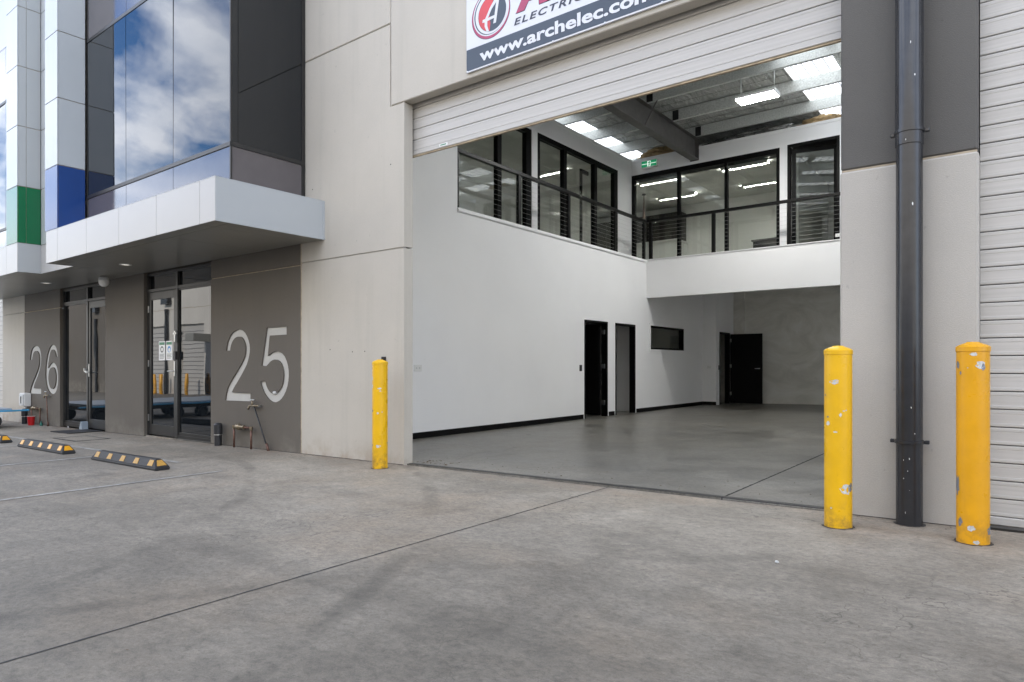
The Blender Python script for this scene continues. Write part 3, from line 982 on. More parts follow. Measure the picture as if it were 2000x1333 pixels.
def curtain(parent, xs, yc, zt, right_return, label):
    x0, x1 = xs[0], xs[-1]
    bars = [(x0, x1 + 0.004, yc - 0.012, yc + 0.03, 3.615, 3.662), (x0, x1 + 0.004, yc - 0.012, yc + 0.03, 5.965, 6.012),
            (x0 - 0.02, x0 + 0.008, yc - 0.006, yc + 0.03, 3.12, zt)]
    for x in xs[1:-1]:
        bars.append((x - 0.0045, x + 0.0045, yc + 0.003, yc + 0.02, 3.12, zt))
    if right_return:
        bars += [(x1 - 0.03, x1 + 0.0115, yc + 0.0005, FY - 0.06, 3.6155, 3.6615), (x1 - 0.03, x1 + 0.0115, yc + 0.0005, FY - 0.06, 5.9655, 6.0115),
                 (x1 - 0.012, x1 + 0.008, yc - 0.008, yc + 0.012, 3.12, zt), (x1 - 0.02, x1 + 0.010, FY - 0.060, FY - 0.045, 3.12, zt),
                 (x1 - 0.03, x1 - 0.005, FY - 0.044, FY - 0.003, 3.12, zt)]
    f = boxes("curtain_wall_frame", bars, M_DGREY, parent)
    tag(f, label)
    for a, b in zip(xs, xs[1:]):
        a2 = a + 0.010 if a == x0 else a + 0.005
        b2 = b - 0.014 if b == x1 else b - 0.005
        for z0, z1, m, nm in ((3.125, 3.614, M_SPAN, "spandrel_panel"), (3.663, 5.964, M_TGLASS, "glass_pane"), (6.013, zt, M_SPAN, "spandrel_panel")):
            o = box(nm, a2, b2, yc, yc + 0.012, z0, z1, m, f)
            if nm == "glass_pane":
                o.rotation_euler = (rnd.uniform(-.004, .004), 0, rnd.uniform(-.003, .003))
    if right_return:
        for z0, z1, m, nm in ((3.125, 3.614, M_SPAN, "spandrel_panel"), (3.663, 5.964, M_TGLASS, "glass_pane"), (6.013, zt, M_SPAN, "spandrel_panel")):
            box(nm, x1 - 0.012, x1, yc + 0.013, FY - 0.062, z0, z1, m, f)
    box("lining", x0 + 0.02, x1 - 0.05, yc + 0.06, FY - 0.01, 3.13, zt, M_BLACK, f)
    return f


curtain(U, [CX0, -9.902, -8.549, CX1], CY, 7.0, True, "bay of mirror-dark glass panes above the canopy")
box("parapet", -11.24, CX1, CY, FY - 0.005, 7.01, 9.4, M_CLAD, U)


# clad columns
def clad_column(parent, x0, x1, yf, yb, joints, colour_from, colour_to, colour, label, split=None):
    c = box("column", x0 + 0.012, x1 - 0.012, yf + 0.012, yb, joints[0], joints[-1], M_SEAL, parent)
    tag(c, label)
    for a, b in zip(joints, joints[1:]):
        m = colour if colour_from - 0.01 <= a < colour_to - 0.01 else M_CLAD
        box("cladding_panel", x0 + 0.002, x1, yf, yf + 0.0115, a + 0.005, b - 0.005, m, c, 0.002)
        ys = [yf + 0.0125, yb] if split is None else [yf + 0.0125, split, yb]
        for p, q in zip(ys, ys[1:]):
            box("cladding_panel", x1 - 0.0115, x1 - 0.0003, p + 0.003, q - 0.003, a + 0.005, b - 0.005, m, c, 0.002)
    return c


J = [3.122, 4.055, 5.042, 6.022, 7.0, 8.0, 9.4]
clad_column(U, -11.745, -11.252, 3.69, 4.06, J, 3.1, 4.0, M_BLUE, "silver clad column with a deep blue base panel")

# ------------------------------------------------------------------ shopfront doors
def shopfront(parent, x0, x1, xm, door_left, y, zb0, label, hinge_side):
    """aluminium entrance: fixed sidelight + hinged door + transom lights"""
    zt, zh = 2.64, 2.325
    f = boxes("entrance_frame", [(x0, x0 + 0.045, y, y + 0.10, zb0, zt), (x1 - 0.045, x1, y, y + 0.10, zb0, zt),
                                 (xm - 0.03, xm + 0.03, y - 0.002, y + 0.10, zb0, zt - 0.046),
                                 (x0 + 0.045, x1 - 0.045, y + 0.002, y + 0.098, zh, zh + 0.05), (x0 + 0.045, x1 - 0.045, y + 0.002, y + 0.098, zt - 0.045, zt)],
              M_DGREY, parent, 0.003)
    tag(f, label)
    for a, b in ((x0 + 0.045, xm - 0.03), (xm + 0.03, x1 - 0.045)):
        box("transom_pane", a, b, y + 0.04, y + 0.05, zh + 0.05, zt - 0.045, M_TGLASS, f)
    dx0, dx1 = (x0 + 0.045, xm - 0.03) if door_left else (xm + 0.03, x1 - 0.045)
    sx0, sx1 = (xm + 0.03, x1 - 0.045) if door_left else (x0 + 0.045, xm - 0.03)
    # sidelight
    box("sidelight_pane", sx0 + 0.02, sx1 - 0.02, y + 0.03, y + 0.042, zb0 + 0.115, zh - 0.025, M_TGLASS, f)
    boxes("sidelight_bead", [(sx0, sx0 + 0.02, y + 0.012, y + 0.06, zb0 + 0.07, zh - 0.001), (sx1 - 0.02, sx1, y + 0.012, y + 0.06, zb0 + 0.07, zh - 0.001),
                             (sx0 + 0.02, sx1 - 0.02, y + 0.012, y + 0.06, zb0 + 0.07, zb0 + 0.115), (sx0 + 0.02, sx1 - 0.02, y + 0.012, y + 0.06, zh - 0.025, zh - 0.001)], M_DGREY, f)
    box("sill", sx0, sx1, y + 0.004, y + 0.09, zb0 + 0.01, zb0 + 0.069, M_DGREY, f)
    # door leaf
    st, br = 0.085, 0.17
    d = boxes("door", [(dx0 + 0.006, dx0 + st, y + 0.01, y + 0.055, zb0 + 0.03, zh - 0.006), (dx1 - st, dx1 - 0.006, y + 0.01, y + 0.055, zb0 + 0.03, zh - 0.006),
                       (dx0 + st, dx1 - st, y + 0.01, y + 0.055, zb0 + 0.03, zb0 + 0.03 + br), (dx0 + st, dx1 - st, y + 0.01, y + 0.055, zh - 0.13, zh - 0.006)], M_DGREY, parent, 0.002)
    box("door_pane", dx0 + st, dx1 - st, y + 0.026, y + 0.036, zb0 + 0.03 + br, zh - 0.13, M_TGLASS, d)
    hx = dx0 + 0.004 if hinge_side < 0 else dx1 - 0.004
    for hz in (0.25, 1.15, 2.05):
        box("hinge", hx - 0.011, hx + 0.011, y - 0.006, y + 0.009, zb0 + hz, zb0 + hz + 0.11, M_STEEL, d, 0.002)
    kx = dx1 - 0.045 if hinge_side < 0 else dx0 + 0.045
    box("lock_plate", kx - 0.018, kx + 0.018, y - 0.002, y + 0.0095, zb0 + 1.0, zb0 + 1.24, M_STEEL, d, 0.003)
    pipe("handle", [(kx, y + 0.005, zb0 + 1.08), (kx, y - 0.055, zb0 + 1.08), (kx + hinge_side * 0.11, y - 0.055, zb0 + 1.08)], 0.010, M_STEEL, d)
    return f, d


f25, d25 = shopfront(U, -11.655, -9.505, -10.637, True, 5.13, -0.06, "charcoal aluminium entrance with a glazed door and sidelight, next to the numeral 25", -1)
box("latch_box", -10.685, -10.615, 5.095, 5.129, 1.20, 1.33, M_DKPL, d25, 0.004)
boxes("closer_arm", [(-10.70, -10.60, 5.10, 5.127, 1.60, 1.63), (-10.665, -10.635, 5.10, 5.129, 1.48, 1.66)], M_STEEL, d25, 0.003)
box("reveal", -11.658, -9.502, 5.235, 5.25, ZB, 2.66, M_BLACK, U)
box("door_step", -11.60, -10.65, 5.085, 5.129, -0.10, -0.048, M_APRON, U)

# ------------------------------------------------------------------ unit 26
N = thing("warehouse_unit", "pale grey concrete warehouse unit numbered 26 with green-based column and canopy", "building", (-17.0, 6.0, -0.15))
digit_panel(-17.38, -15.345, 2.262, [TWO26, SIX], HOLE6, N)
panel(-17.38, -15.345, 2.280, 3.35, M_DARK, parent=N)
panel(-18.86, -17.40, ZB - 0.1, 2.262, M_LIGHT, parent=N)
panel(-18.86, -17.40, 2.280, 3.35, M_LIGHT, parent=N)
panel(-15.34, -13.205, 2.655, 3.35, M_DARK, parent=N)
panel(-24.5, -13.22, 3.36, 9.4, M_LIGHT, parent=N)
boxes("sealant", [(-18.86, -17.4, FY + 0.012, FY + 0.03, 2.26, 2.282), (-17.399, -17.381, FY + 0.012, FY + 0.03, ZB, 3.3)], M_SEALG, N)
box("sealant", -17.37, -15.35, FY + 0.012, FY + 0.03, 2.26, 2.282, M_SEAL, N)
roller_door(N, -23.6, -18.84, 5.30, -0.22, 3.34, 0.1125, "pale ribbed roller door closed beyond the numeral 26")
panel(-24.5, -23.62, ZB - 0.1, 3.35, M_LIGHT, parent=N)
f26, d26 = shopfront(N, -15.34, -13.205, -14.13, False, 5.13, -0.10, "charcoal aluminium entrance with tinted panes, next to the numeral 26", 1)
box("reveal", -15.338, -13.207, 5.235, 5.25, ZB, 2.66, M_BLACK, N)
boxes("latch_box", [(-14.17, -14.06, 5.09, 5.129, 0.985, 1.01), (-14.19, -14.165, 5.09, 5.129, 1.0, 1.06)], M_STEEL, d26, 0.002)
can26 = canopy(N, -19.2, -13.075, 3.72, [-18.1, -17.1, -16.1, -15.1, -14.1, -13.61], True, "pale metal clad canopy with dark soffit over the entrance by numeral 26", yb=FY - 0.004)
# set-back link between the two canopies
lk = box("canopy_link", -13.07, -11.72, 4.062, FY - 0.004, SOF + 0.012, CTOP - 0.006, M_SEAL, N)
box("fascia_panel", -13.07, -12.40, 4.05, 4.0615, SOF, CTOP, M_CLADW, lk, 0.002)
box("fascia_panel", -12.394, -11.705, 4.05, 4.0615, SOF, CTOP, M_CLADW, lk, 0.002)
for a, b in ((-13.07, -12.40), (-12.394, -11.72)):
    box("soffit_panel", a, b, 4.066, 4.20, SOF + 0.001, SOF + 0.0115, M_SOFF, lk)
    box("soffit_panel", a, b, 4.206, FY - 0.012, SOF + 0.0005, SOF + 0.0115, M_SOFF, lk)
clad_column(N, -13.615, -13.078, 3.72, 4.05, J, 3.1, 4.0, M_GREEN, "silver clad column with a bright green base panel", split=3.845)
# recessed strip of cladding between the columns
st_ = box("cladding_strip", -13.07, -11.76, 4.062, 4.6, 3.122, 9.4, M_SEAL, N)
for a, b in zip(J, J[1:]):
    box("cladding_panel", -13.066, -12.42, 4.05, 4.0615, a + 0.005, b - 0.005, M_CLAD, st_, 0.002)
    box("cladding_panel", -12.41, -11.76, 4.05, 4.0615, a + 0.005, b - 0.005, M_CLAD, st_, 0.002)
curtain(N, [-17.66, -16.31, -14.96, -13.63], CY, 7.0, False, "bay of mirror-dark glass panes beyond the green-based column")
box("parapet", -19.2, -13.63, CY, FY - 0.005, 7.01, 9.4, M_CLAD, N)
box("cladding_panel", -19.2, -17.69, 3.72, 4.8, 3.123, 9.4, M_CLAD, N)

# ------------------------------------------------------------------ neighbouring unit on the other side
R24 = thing("warehouse_unit", "neighbouring warehouse unit whose closed white roller door begins beside the pier", "building", (2.4, 6.0, 0.1))
roller_door(R24, -0.235, 4.6, 5.205, 0.10, 4.2, 0.1125, "closed white ribbed roller door beside the second yellow bollard")
panel(-0.232, 12.0, 4.1, 9.4, M_LIGHT, parent=R24)
panel(4.60, 12.0, ZB, 4.09, M_LIGHT, parent=R24)
thr2 = bmesh.new(); add_box(thr2, -0.23, 4.6, 5.10, 5.19, -0.03, 0.0)
for v in thr2.verts: v.co.z += gz(v.co.x) + 0.014
bm_obj("threshold_strip", thr2, M_DGREY, R24)
slab("floor_slab", -0.49, 12.0, 5.25, 12.0, 0.012, 0.15, M_FLOOR, R24)
box("side_wall", 11.8, 12.0, BY + 0.002, 20.5, ZB, 7.6, M_REND, R24)
box("inner_lining", -0.45, 11.7, 5.9, 6.0, ZB, 4.2, M_BLACK, R24)

# ------------------------------------------------------------------ roof of unit 25
RF = thing("roof", "warehouse roof of foil insulation, galvanised purlins and white skylight strips", "roof", (-6.4, 12.5, 6.5))
RZ = 6.86
for a, b in ((-12.2, -9.2), (-8.25, -3.72), (-2.85, -2.68), (-0.80, -0.5)):
    box("roof_sheet", a, b, BY + 0.004, 20.5, RZ, RZ + 0.02, M_FOIL, RF)


def corrugated(name, a, b, y0, y1, z):
    prof = []
    x = a
    while x < b - 0.001:
        e = min(x + 0.19, b)
        prof += [(x, 0.0), (x + 0.012, 0.0), (x + 0.022, 0.028), (x + 0.044, 0.028), (x + 0.054, 0.0)]
        x = e
    prof.append((b, 0.0))
    n = len(prof)
    vs = [(p, y, z + q) for y in (y0, y1) for p, q in prof]
    fs = [(i, i + 1, i + 1 + n, i + n) for i in range(n - 1)]
    return mesh_obj(name, vs, fs, M_SKYL, RF)


corrugated("skylight", -9.2, -8.25, BY + 0.004, 20.5, RZ + 0.006)
corrugated("skylight", -3.72, -2.85, BY + 0.004, 20.5, RZ + 0.006)
corrugated("skylight", -2.68, -0.80, BY + 0.004, 20.5, RZ + 0.006)  # unseen wide skylight, added to brighten the rear wall
PY = [15.4 - 1.3 * i for i in range(0, 8)] + [16.7, 18.0, 19.3]
pr = None
for y in PY:
    if pr is None:
        pr = boxes("purlin", [(-12.0, -0.68, y, y + 0.006, 6.615, 6.845), (-12.0, -0.68, y + 0.006, y + 0.075, 6.615, 6.621), (-12.0, -0.68, y + 0.006, y + 0.075, 6.839, 6.845)], M_GALV, RF)
        py0 = y
    else:
        copy_child(pr, RF, (0, y - py0, 0))
rafter = boxes("rafter", [(-6.415, -6.385, BY + 0.01, 15.58, 6.13, 6.60), (-6.50, -6.30, BY + 0.01, 15.58, 6.11, 6.13), (-6.50, -6.30, BY + 0.01, 15.58, 6.60, 6.612)], M_DKSTEEL, RF)
tag(rafter, "dark steel roof beam running to the upper wall")
boxes("end_plate", [(-6.51, -6.29, 15.581, 15.598, 6.09, 6.60)], M_DKSTEEL, rafter)
for y in PY[:8]:
    boxes("cleat", [(-6.30, -6.16, y - 0.01, y - 0.002, 6.613, 6.83)], M_DKPL, rafter)
    pipe("fly_brace", [(-6.36, y + 0.03, 6.16), (-6.05, y + 0.03, 6.66)], 0.016, M_DKSTEEL, rafter, 6) if y in (PY[2], PY[5]) else None
# safety mesh under the foil
bm = bmesh.new()
for (xa, xb) in ((-8.24, -3.73),):
    x = xa
    while x < xb:
        add_box(bm, x, x + 0.0035, 5.4, 15.6, RZ - 0.014, RZ - 0.008)
        x += 0.30
    y = 5.5
    while y < 15.6:
        add_box(bm, xa, xb, y, y + 0.0035, RZ - 0.008, RZ - 0.002)
        y += 0.33
tag(bm_obj("wire_mesh", bm, M_DKSTEEL, RF), kind="stuff")


def lump(name, c, size, mat, seed, label, cat):
    r = random.Random(seed)
    bm = bmesh.new()
    bmesh.ops.create_icosphere(bm, subdivisions=4, radius=1.0)
    from mathutils import noise
    for v in bm.verts:
        n = noise.fractal(v.co * 2.1 + Vector((seed, 0, 0)), 0.8, 2.0, 5)
        v.co *= 1.0 + 0.35 * n
        v.co = Vector((c[0] + v.co.x * size[0], c[1] + v.co.y * size[1], c[2] + v.co.z * size[2]))
    o = bm_obj(name, bm, mat, smooth=True)
    tag(o, label, cat)
    return o


lump("insulation_batt", (-7.35, 15.95, 6.55), (0.75, 0.22, 0.16), M_INSUL, 3, "torn brown insulation on top of the upper wall near the exit sign", "insulation")
lump("insulation_batt", (-3.55, 15.95, 6.50), (0.45, 0.20, 0.15), M_INSUL, 8, "brown insulation on top of the upper wall under the skylight", "insulation")
lump("foil_roll", (-5.15, 15.95, 6.53), (1.05, 0.18, 0.12), M_FOILR, 5, "crumpled silver foil lying along the top of the upper wall", "foil")
box("wall_plate", -4.1, -3.4, 15.80, 15.86, 6.43, 6.50, M_TIMBER, RF)

# ------------------------------------------------------------------ ground floor partition wall
PWX = -7.30
PT = thing("partition_wall", "tall white inner wall with two black doorways and a small window", "wall", (PWX, 12.0, 0.0))
D1, D2, WN = (11.95, 12.92), (13.27, 14.23), (15.03, 17.04)
wall_grid("wall", "X", PWX - 0.12, PWX, BY + 0.003, 18.47, -0.05, 6.85,
          [(D1[0], D1[1], -0.05, 2.07), (D2[0], D2[1], -0.05, 2.07), (WN[0], WN[1], 1.515, 2.095), (8.03, 14.83, 3.60, 6.85), (14.83, 18.47, 3.20, 6.85)], M_WHITEP, PT)
boxes("return_wall", [(-7.299, -6.90, 18.35, 18.47, -0.05, 3.3), ], M_WHITEP, PT)
wall_grid("return_wall", "X", -7.02, -6.90, 18.472, 19.745, -0.05, 3.3, [(18.60, 19.42, -0.05, 2.07)], M_WHITEP, PT)
boxes("skirting", [(PWX + 0.001, PWX + 0.014, BY + 0.01, D1[0] - 0.05, -0.02, 0.095), (PWX + 0.001, PWX + 0.014, D1[1] + 0.05, D2[0] - 0.05, -0.02, 0.095),
                   (PWX + 0.001, PWX + 0.014, D2[1] + 0.05, 18.335, -0.02, 0.095), (PWX + 0.015, -6.90, 18.336, 18.349, -0.02, 0.097)], M_BLACKD, PT)
# capping on the balustrade upstand
boxes("capping", [(PWX - 0.14, PWX + 0.018, 8.031, 14.829, 3.601, 3.668), (PWX + 0.0185, PWX + 0.030, 8.031, 14.72, 3.612, 3.645)], M_TRIM, PT)


def door_frame(y0, y1, h, xf, parent):
    f = boxes("door_frame", [(xf - 0.13, xf + 0.012, y0 - 0.045, y0, -0.01, h + 0.045), (xf - 0.13, xf + 0.012, y1, y1 + 0.045, -0.01, h + 0.045),
                             (xf - 0.13, xf + 0.012, y0, y1, h, h + 0.045)], M_BLACK, parent, 0.003)
    return f


door_frame(D1[0] + 0.045, D1[1] - 0.045, 2.025, PWX, PT)
d1 = box("door", -8.28, -7.44, D1[1] - 0.095, D1[1] - 0.057, 0.02, 2.02, M_BLACKD, PT, 0.002)
tag(d1, "black door standing open into the room")
for z in (0.25, 1.05, 1.80):
    box("hinge", -7.435, -7.335, D1[1] - 0.075, D1[1] - 0.0465, z, z + 0.10, M_STEEL, d1, 0.002)
door_frame(D2[0] + 0.045, D2[1] - 0.045, 2.025, PWX, PT)
wf = boxes("window_frame", [(PWX - 0.12, PWX + 0.004, WN[0], WN[0] + 0.04, 1.516, 2.094), (PWX - 0.12, PWX + 0.004, WN[1] - 0.04, WN[1], 1.516, 2.094),
                            (PWX - 0.12, PWX + 0.004, WN[0] + 0.04, WN[1] - 0.04, 1.516, 1.556), (PWX - 0.12, PWX + 0.004, WN[0] + 0.04, WN[1] - 0.04, 2.054, 2.094)], M_BLACK, PT)
box("window_pane", PWX - 0.07, PWX - 0.06, WN[0] + 0.04, WN[1] - 0.04, 1.556, 2.054, M_GLASS, wf)
boxes("architrave", [(PWX + 0.001, PWX + 0.016, WN[0] - 0.06, WN[0] - 0.002, 1.455, 2.155), (PWX + 0.001, PWX + 0.016, WN[1] + 0.002, WN[1] + 0.06, 1.455, 2.155),
                     (PWX + 0.001, PWX + 0.016, WN[0] - 0.002, WN[1] + 0.002, 1.455, 1.513), (PWX + 0.001, PWX + 0.016, WN[0] - 0.002, WN[1] + 0.002, 2.097, 2.155)], M_TRIM, wf)
door_frame(18.645, 19.375, 2.025, -6.90, PT)
d3 = box("door", -6.875, -5.96, 19.40, 19.438, 0.03, 2.03, M_BLACKD, PT, 0.002)
tag(d3, "black flush door swung open in front of the grey rear wall")
for z in (0.25, 1.05, 1.80):
    box("hinge", -6.885, -6.835, 19.385, 19.399, z, z + 0.10, M_STEEL, d3, 0.002)
hd = lathe("handle", (-6.03, 19.36, 1.03), [(0.0, 0.0), (0.026, 0.0), (0.026, 0.012), (0.0, 0.012)], M_STEEL, d3, 16)
pipe("handle_lever", [(-6.03, 19.40, 1.03), (-6.03, 19.35, 1.03), (-6.15, 19.35, 1.03)], 0.010, M_STEEL, d3)

# rooms behind the partition
RM = thing("back_room", None, None, (-9.6, 13.0, 0.0), kind="structure")
box("room_wall", -9.70, -9.60, BY + 0.01, 19.74, -0.05, 3.19, M_WHITEP, RM)
box("room_wall", -9.59, -7.43, 13.02, 13.12, -0.05, 3.19, M_WHITEP, RM)
box("room_wall", -9.59, -7.43, 14.62, 14.72, -0.05, 3.19, M_WHITEP, RM)
box("room_wall", -9.59, -7.43, 17.5, 17.6, -0.05, 3.19, M_WHITEP, RM)
box("room_ceiling", -12.0, -7.43, BY + 0.01, 19.74, 3.201, 3.26, M_TILE, RM)
box("room_skirting", -9.598, -9.58, 13.125, 14.615, 0.0, 0.1, M_BLACKD, RM)

# ------------------------------------------------------------------ mezzanine and upper offices
MZ = thing("mezzanine", "white mezzanine floor edge with black framed office glazing above", "mezzanine", (-6.0, 15.0, 2.75))
fa = box("fascia", PWX - 0.001, -2.86, 14.835, 14.95, 2.752, 3.662, M_WHITEP, MZ)
box("capping", PWX + 0.02, -2.85, 14.815, 14.97, 3.663, 3.682, M_TRIM, MZ)
box("floor_deck", -7.42, -2.862, 14.952, 19.74, 3.30, 3.50, M_CARPET, MZ)
box("floor_deck", -12.0, -7.43, 8.0, 19.74, 3.265, 3.50, M_CARPET, MZ)
box("soffit", -6.89, -2.862, 14.952, 19.745, 3.275, 3.299, M_WHITEP, MZ)
BYU, LXU = 15.60, -8.10
wall_grid("upper_wall", "Y", BYU, BYU + 0.12, LXU - 0.12, -2.86, 3.50, 6.42, [(-8.105, -4.405, 3.50, 6.02), (-4.240, -3.165, 3.50, 6.045)], M_WHITEP, MZ)
wall_grid("upper_wall", "X", LXU - 0.12, LXU, 8.03, BYU - 0.002, 3.50, 6.42, [(8.12, 11.16, 3.50, 5.975), (11.37, 14.84, 3.50, 5.985)], M_WHITEP, MZ)
box("upper_wall", -12.0, -7.43, 7.9, 8.02, 3.50, 6.85, M_WHITEP, MZ)
boxes("cornice", [(LXU + 0.001, LXU + 0.012, 8.05, BYU - 0.015, 6.36, 6.42), (LXU + 0.001, -2.87, BYU - 0.013, BYU - 0.001, 6.36, 6.42)], M_TRIM, MZ)
# rear screen
zb, zt = 3.50, 6.015


def screen_y(x0, x1, mull, y, z1, label):
    bars = [(x0, x0 + 0.09, y - 0.008, y + 0.10, zb, z1), (x1 - 0.07, x1, y - 0.008, y + 0.10, zb, z1), (x0 + 0.09, x1 - 0.07, y - 0.008, y + 0.10, z1 - 0.12, z1),
            (x0 + 0.09, x1 - 0.07, y - 0.008, y + 0.10, zb, zb + 0.1)]
    bars += [(m - 0.036, m + 0.036, y - 0.006, y + 0.10, zb + 0.1, z1 - 0.12) for m in mull]
    s = boxes("glazed_screen", bars, M_BLACK, MZ)
    tag(s, label)
    xs = [x0 + 0.09] + list(mull) + [x1 - 0.07]
    for i, (a, b) in enumerate(zip(xs, xs[1:])):
        box("pane", a + (0.036 if i else 0), b - (0.036 if i < len(xs) - 2 else 0), y + 0.04, y + 0.05, zb + 0.1, z1 - 0.12, M_GLASS, s)
    return s


def screen_x(y0, y1, mull, x, z1, label, doors=()):
    bars = [(x - 0.10, x + 0.008, y0, y0 + 0.10, zb, z1), (x - 0.10, x + 0.008, y1 - 0.17, y1, zb, z1), (x - 0.10, x + 0.008, y0 + 0.10, y1 - 0.17, z1 - 0.10, z1),
            (x - 0.10, x + 0.008, y0 + 0.10, y1 - 0.17, zb, zb + 0.1)]
    bars += [(x - 0.10, x + 0.006, m - 0.06, m + 0.06, zb + 0.1, z1 - 0.10) for m in mull]
    s = boxes("glazed_screen", bars, M_BLACK, MZ)
    tag(s, label)
    ys = [y0 + 0.10] + list(mull) + [y1 - 0.17]
    for i, (a, b) in enumerate(zip(ys, ys[1:])):
        box("pane", x - 0.05, x - 0.04, a + (0.06 if i else 0), b - (0.06 if i < len(ys) - 2 else 0), zb + 0.1, z1 - 0.10, M_GLASS, s)
    return s


screen_y(-8.104, -4.406, (-6.82, -5.63), BYU, 6.018, "black framed three-pane office window on the end wall")
# glazed door leaf, ajar, beside the end-wall window
df = boxes("office_door_frame", [(-4.239, -4.18, BYU - 0.008, BYU + 0.11, zb, 6.044), (-3.225, -3.166, BYU - 0.008, BYU + 0.11, zb, 6.044), (-4.18, -3.225, BYU - 0.008, BYU + 0.11, 5.985, 6.044)], M_BLACK, MZ)
od = thing("office_door", None, None, (-4.17, BYU + 0.09, zb)); od.parent = MZ; od.location = ORG[od] - ORG[MZ]
od["label"] = "black framed glass office door standing ajar"
boxes("stile", [(-4.17, -4.08, BYU + 0.07, BYU + 0.11, zb + 0.02, 5.95), (-3.32, -3.23, BYU + 0.07, BYU + 0.11, zb + 0.02, 5.95), (-4.08, -3.32, BYU + 0.07, BYU + 0.11, 5.86, 5.95),
                (-4.08, -3.32, BYU + 0.07, BYU + 0.11, zb + 0.02, zb + 0.2)], M_BLACK, od)
box("pane", -4.08, -3.32, BYU + 0.085, BYU + 0.095, zb + 0.2, 5.86, M_GLASS, od)
pipe("handle", [(-3.28, BYU + 0.07, 4.6), (-3.28, BYU + 0.02, 4.6), (-3.40, BYU + 0.02, 4.6)], 0.010, M_STEEL, od)
od.rotation_euler = (0, 0, math.radians(14))
screen_x(8.121, 11.159, (10.12,), LXU, 5.974, "black framed two-pane office window on the long upper wall")
screen_x(11.371, 14.839, (12.45, 13.77), LXU, 5.984, "black framed glazed screen with a narrow end pane on the long upper wall")
boxes("post_trim", [(LXU + 0.001, LXU + 0.02, 11.165, 11.365, 3.5, 5.985)], M_TRIM, MZ)
# inner frame of the narrow door pane
boxes("door_leaf", [(LXU - 0.25, LXU - 0.21, 13.45, 13.52, zb, 5.75), (LXU - 0.25, LXU - 0.21, 13.52, 13.80, 5.66, 5.75)], M_BLACK, MZ)

OF = thing("office_room", None, None, (-6.0, 18.0, 3.5), kind="structure")
box("office_wall", -2.95, -2.865, BYU + 0.121, 19.59, 3.501, 6.42, M_WHITEP, OF)
box("office_wall", -11.98, -2.86, 19.60, 19.745, 3.501, 6.2, M_WHITEP, OF)
box("office_wall", -12.01, -11.9, 8.03, 19.59, 3.501, 6.2, M_WHITEP, OF)
box("office_wall", -4.33, -4.26, 16.6, 19.59, 3.501, 6.04, M_WHITEP, OF)
box("office_wall", -11.89, -9.3, 15.62, 15.72, 3.501, 6.04, M_WHITEP, OF)
tl = None
for i in range(10):
    for j in range(10):
        x, y = -11.88 + 1.2 * i, 8.05 + 1.2 * j
        if x > -3.6 or (y < 15.7 and x + 1.2 > LXU - 0.12):
            continue
        if y > 19.0: continue
        if tl is None:
            tl = box("ceiling_tile", x, x + 1.19, y, y + 1.19, 6.06, 6.075, M_TILE, OF); t0 = (x, y)
        else:
            copy_child(tl, OF, (x - t0[0], y - t0[1], 0))
box("ceiling_backing", -12.0, -8.23, 8.03, 19.74, 6.078, 6.09, M_BLACK, OF)
box("ceiling_backing", -8.22, -2.87, 15.73, 19.74, 6.078, 6.09, M_BLACK, OF)

# linear louvre lights in the offices
def office_light(cx, cy, label, ln=1.15):
    t = thing("office_light", label, "ceiling light", (cx, cy, 6.0), "lit linear office lights")
    w = 0.055
    boxes("housing", [(cx - ln / 2, cx + ln / 2, cy - w - 0.012, cy - w, 5.99, 6.059), (cx - ln / 2, cx + ln / 2, cy + w, cy + w + 0.012, 5.99, 6.059), (cx - ln / 2, cx + ln / 2, cy - w, cy + w, 6.05, 6.059)], M_PVC, t)
    cyl("tube", (cx - ln / 2 + 0.01, cy, 6.032), (cx + ln / 2 - 0.01, cy, 6.032), 0.015, M_OLAMP, t, seg=8)
    n = 15
    boxes("louvre", [(cx - ln / 2 + ln * (k + .5) / n - 0.014, cx - ln / 2 + ln * (k + .5) / n + 0.014, cy - w, cy + w, 5.982, 6.012) for k in range(n)], M_PVCG, t)
    return t


office_light(-5.50, 16.52, "lit louvred light near the top middle of the end-wall office glazing")
office_light(-5.60, 18.37, "lit louvred light seen low behind the pane nearest the ajar glass door")
office_light(-7.75, 16.50, "lit louvred light at the corner end of the end-wall office glazing")
office_light(-8.05, 18.32, "lit louvred light above the dark kitchen joinery")
office_light(-9.75, 14.1, "lit louvred light behind the long upper wall glazing")

office_light(-10.6, 10.2, "added louvred light brightening the office behind the near pane of the long upper wall glazing")  # extra fitting, added to lift the dim office behind this glazing

# furniture seen through the glazing
kj = thing("kitchen_joinery", "dark tall kitchen joinery against the office end wall", "cabinet", (-10.0, 19.4, 3.5))
for k in range(4):
    x = -11.72 + 0.85 * k
    box("cabinet_door", x + 0.004, x + 0.846, 19.16, 19.18, 3.60, 5.75, M_JOIN, kj, 0.002)
box("carcass", -11.74, -8.31, 19.18, 19.59, 3.50, 5.8, M_JOIN, kj)
bn = thing("island_bench", "pale island bench behind the balustrade corner", "bench", (-7.6, 17.6, 3.5))
box("bench_body", -9.6, -7.62, 17.3, 18.0, 3.50, 4.56, M_TRIM, bn)
box("bench_top", -9.65, -7.57, 17.25, 18.05, 4.561, 4.60, M_TRIM, bn, 0.004)
dk = thing("desk", "dark desk corner showing low behind the end-wall glazing", "desk", (-4.9, 17.0, 3.5))
box("desk_top", -5.3, -4.36, 16.4, 17.6, 4.12, 4.16, M_JOIN, dk, 0.004)
boxes("desk_leg", [(-5.27, -5.22, 16.45, 17.55, 3.501, 4.119)], M_BLACK, dk)
pn = thing("pendant_lamp", "slim copper pendant hanging behind the corner of the office glazing", "pendant lamp", (-8.75, 17.6, 6.05))
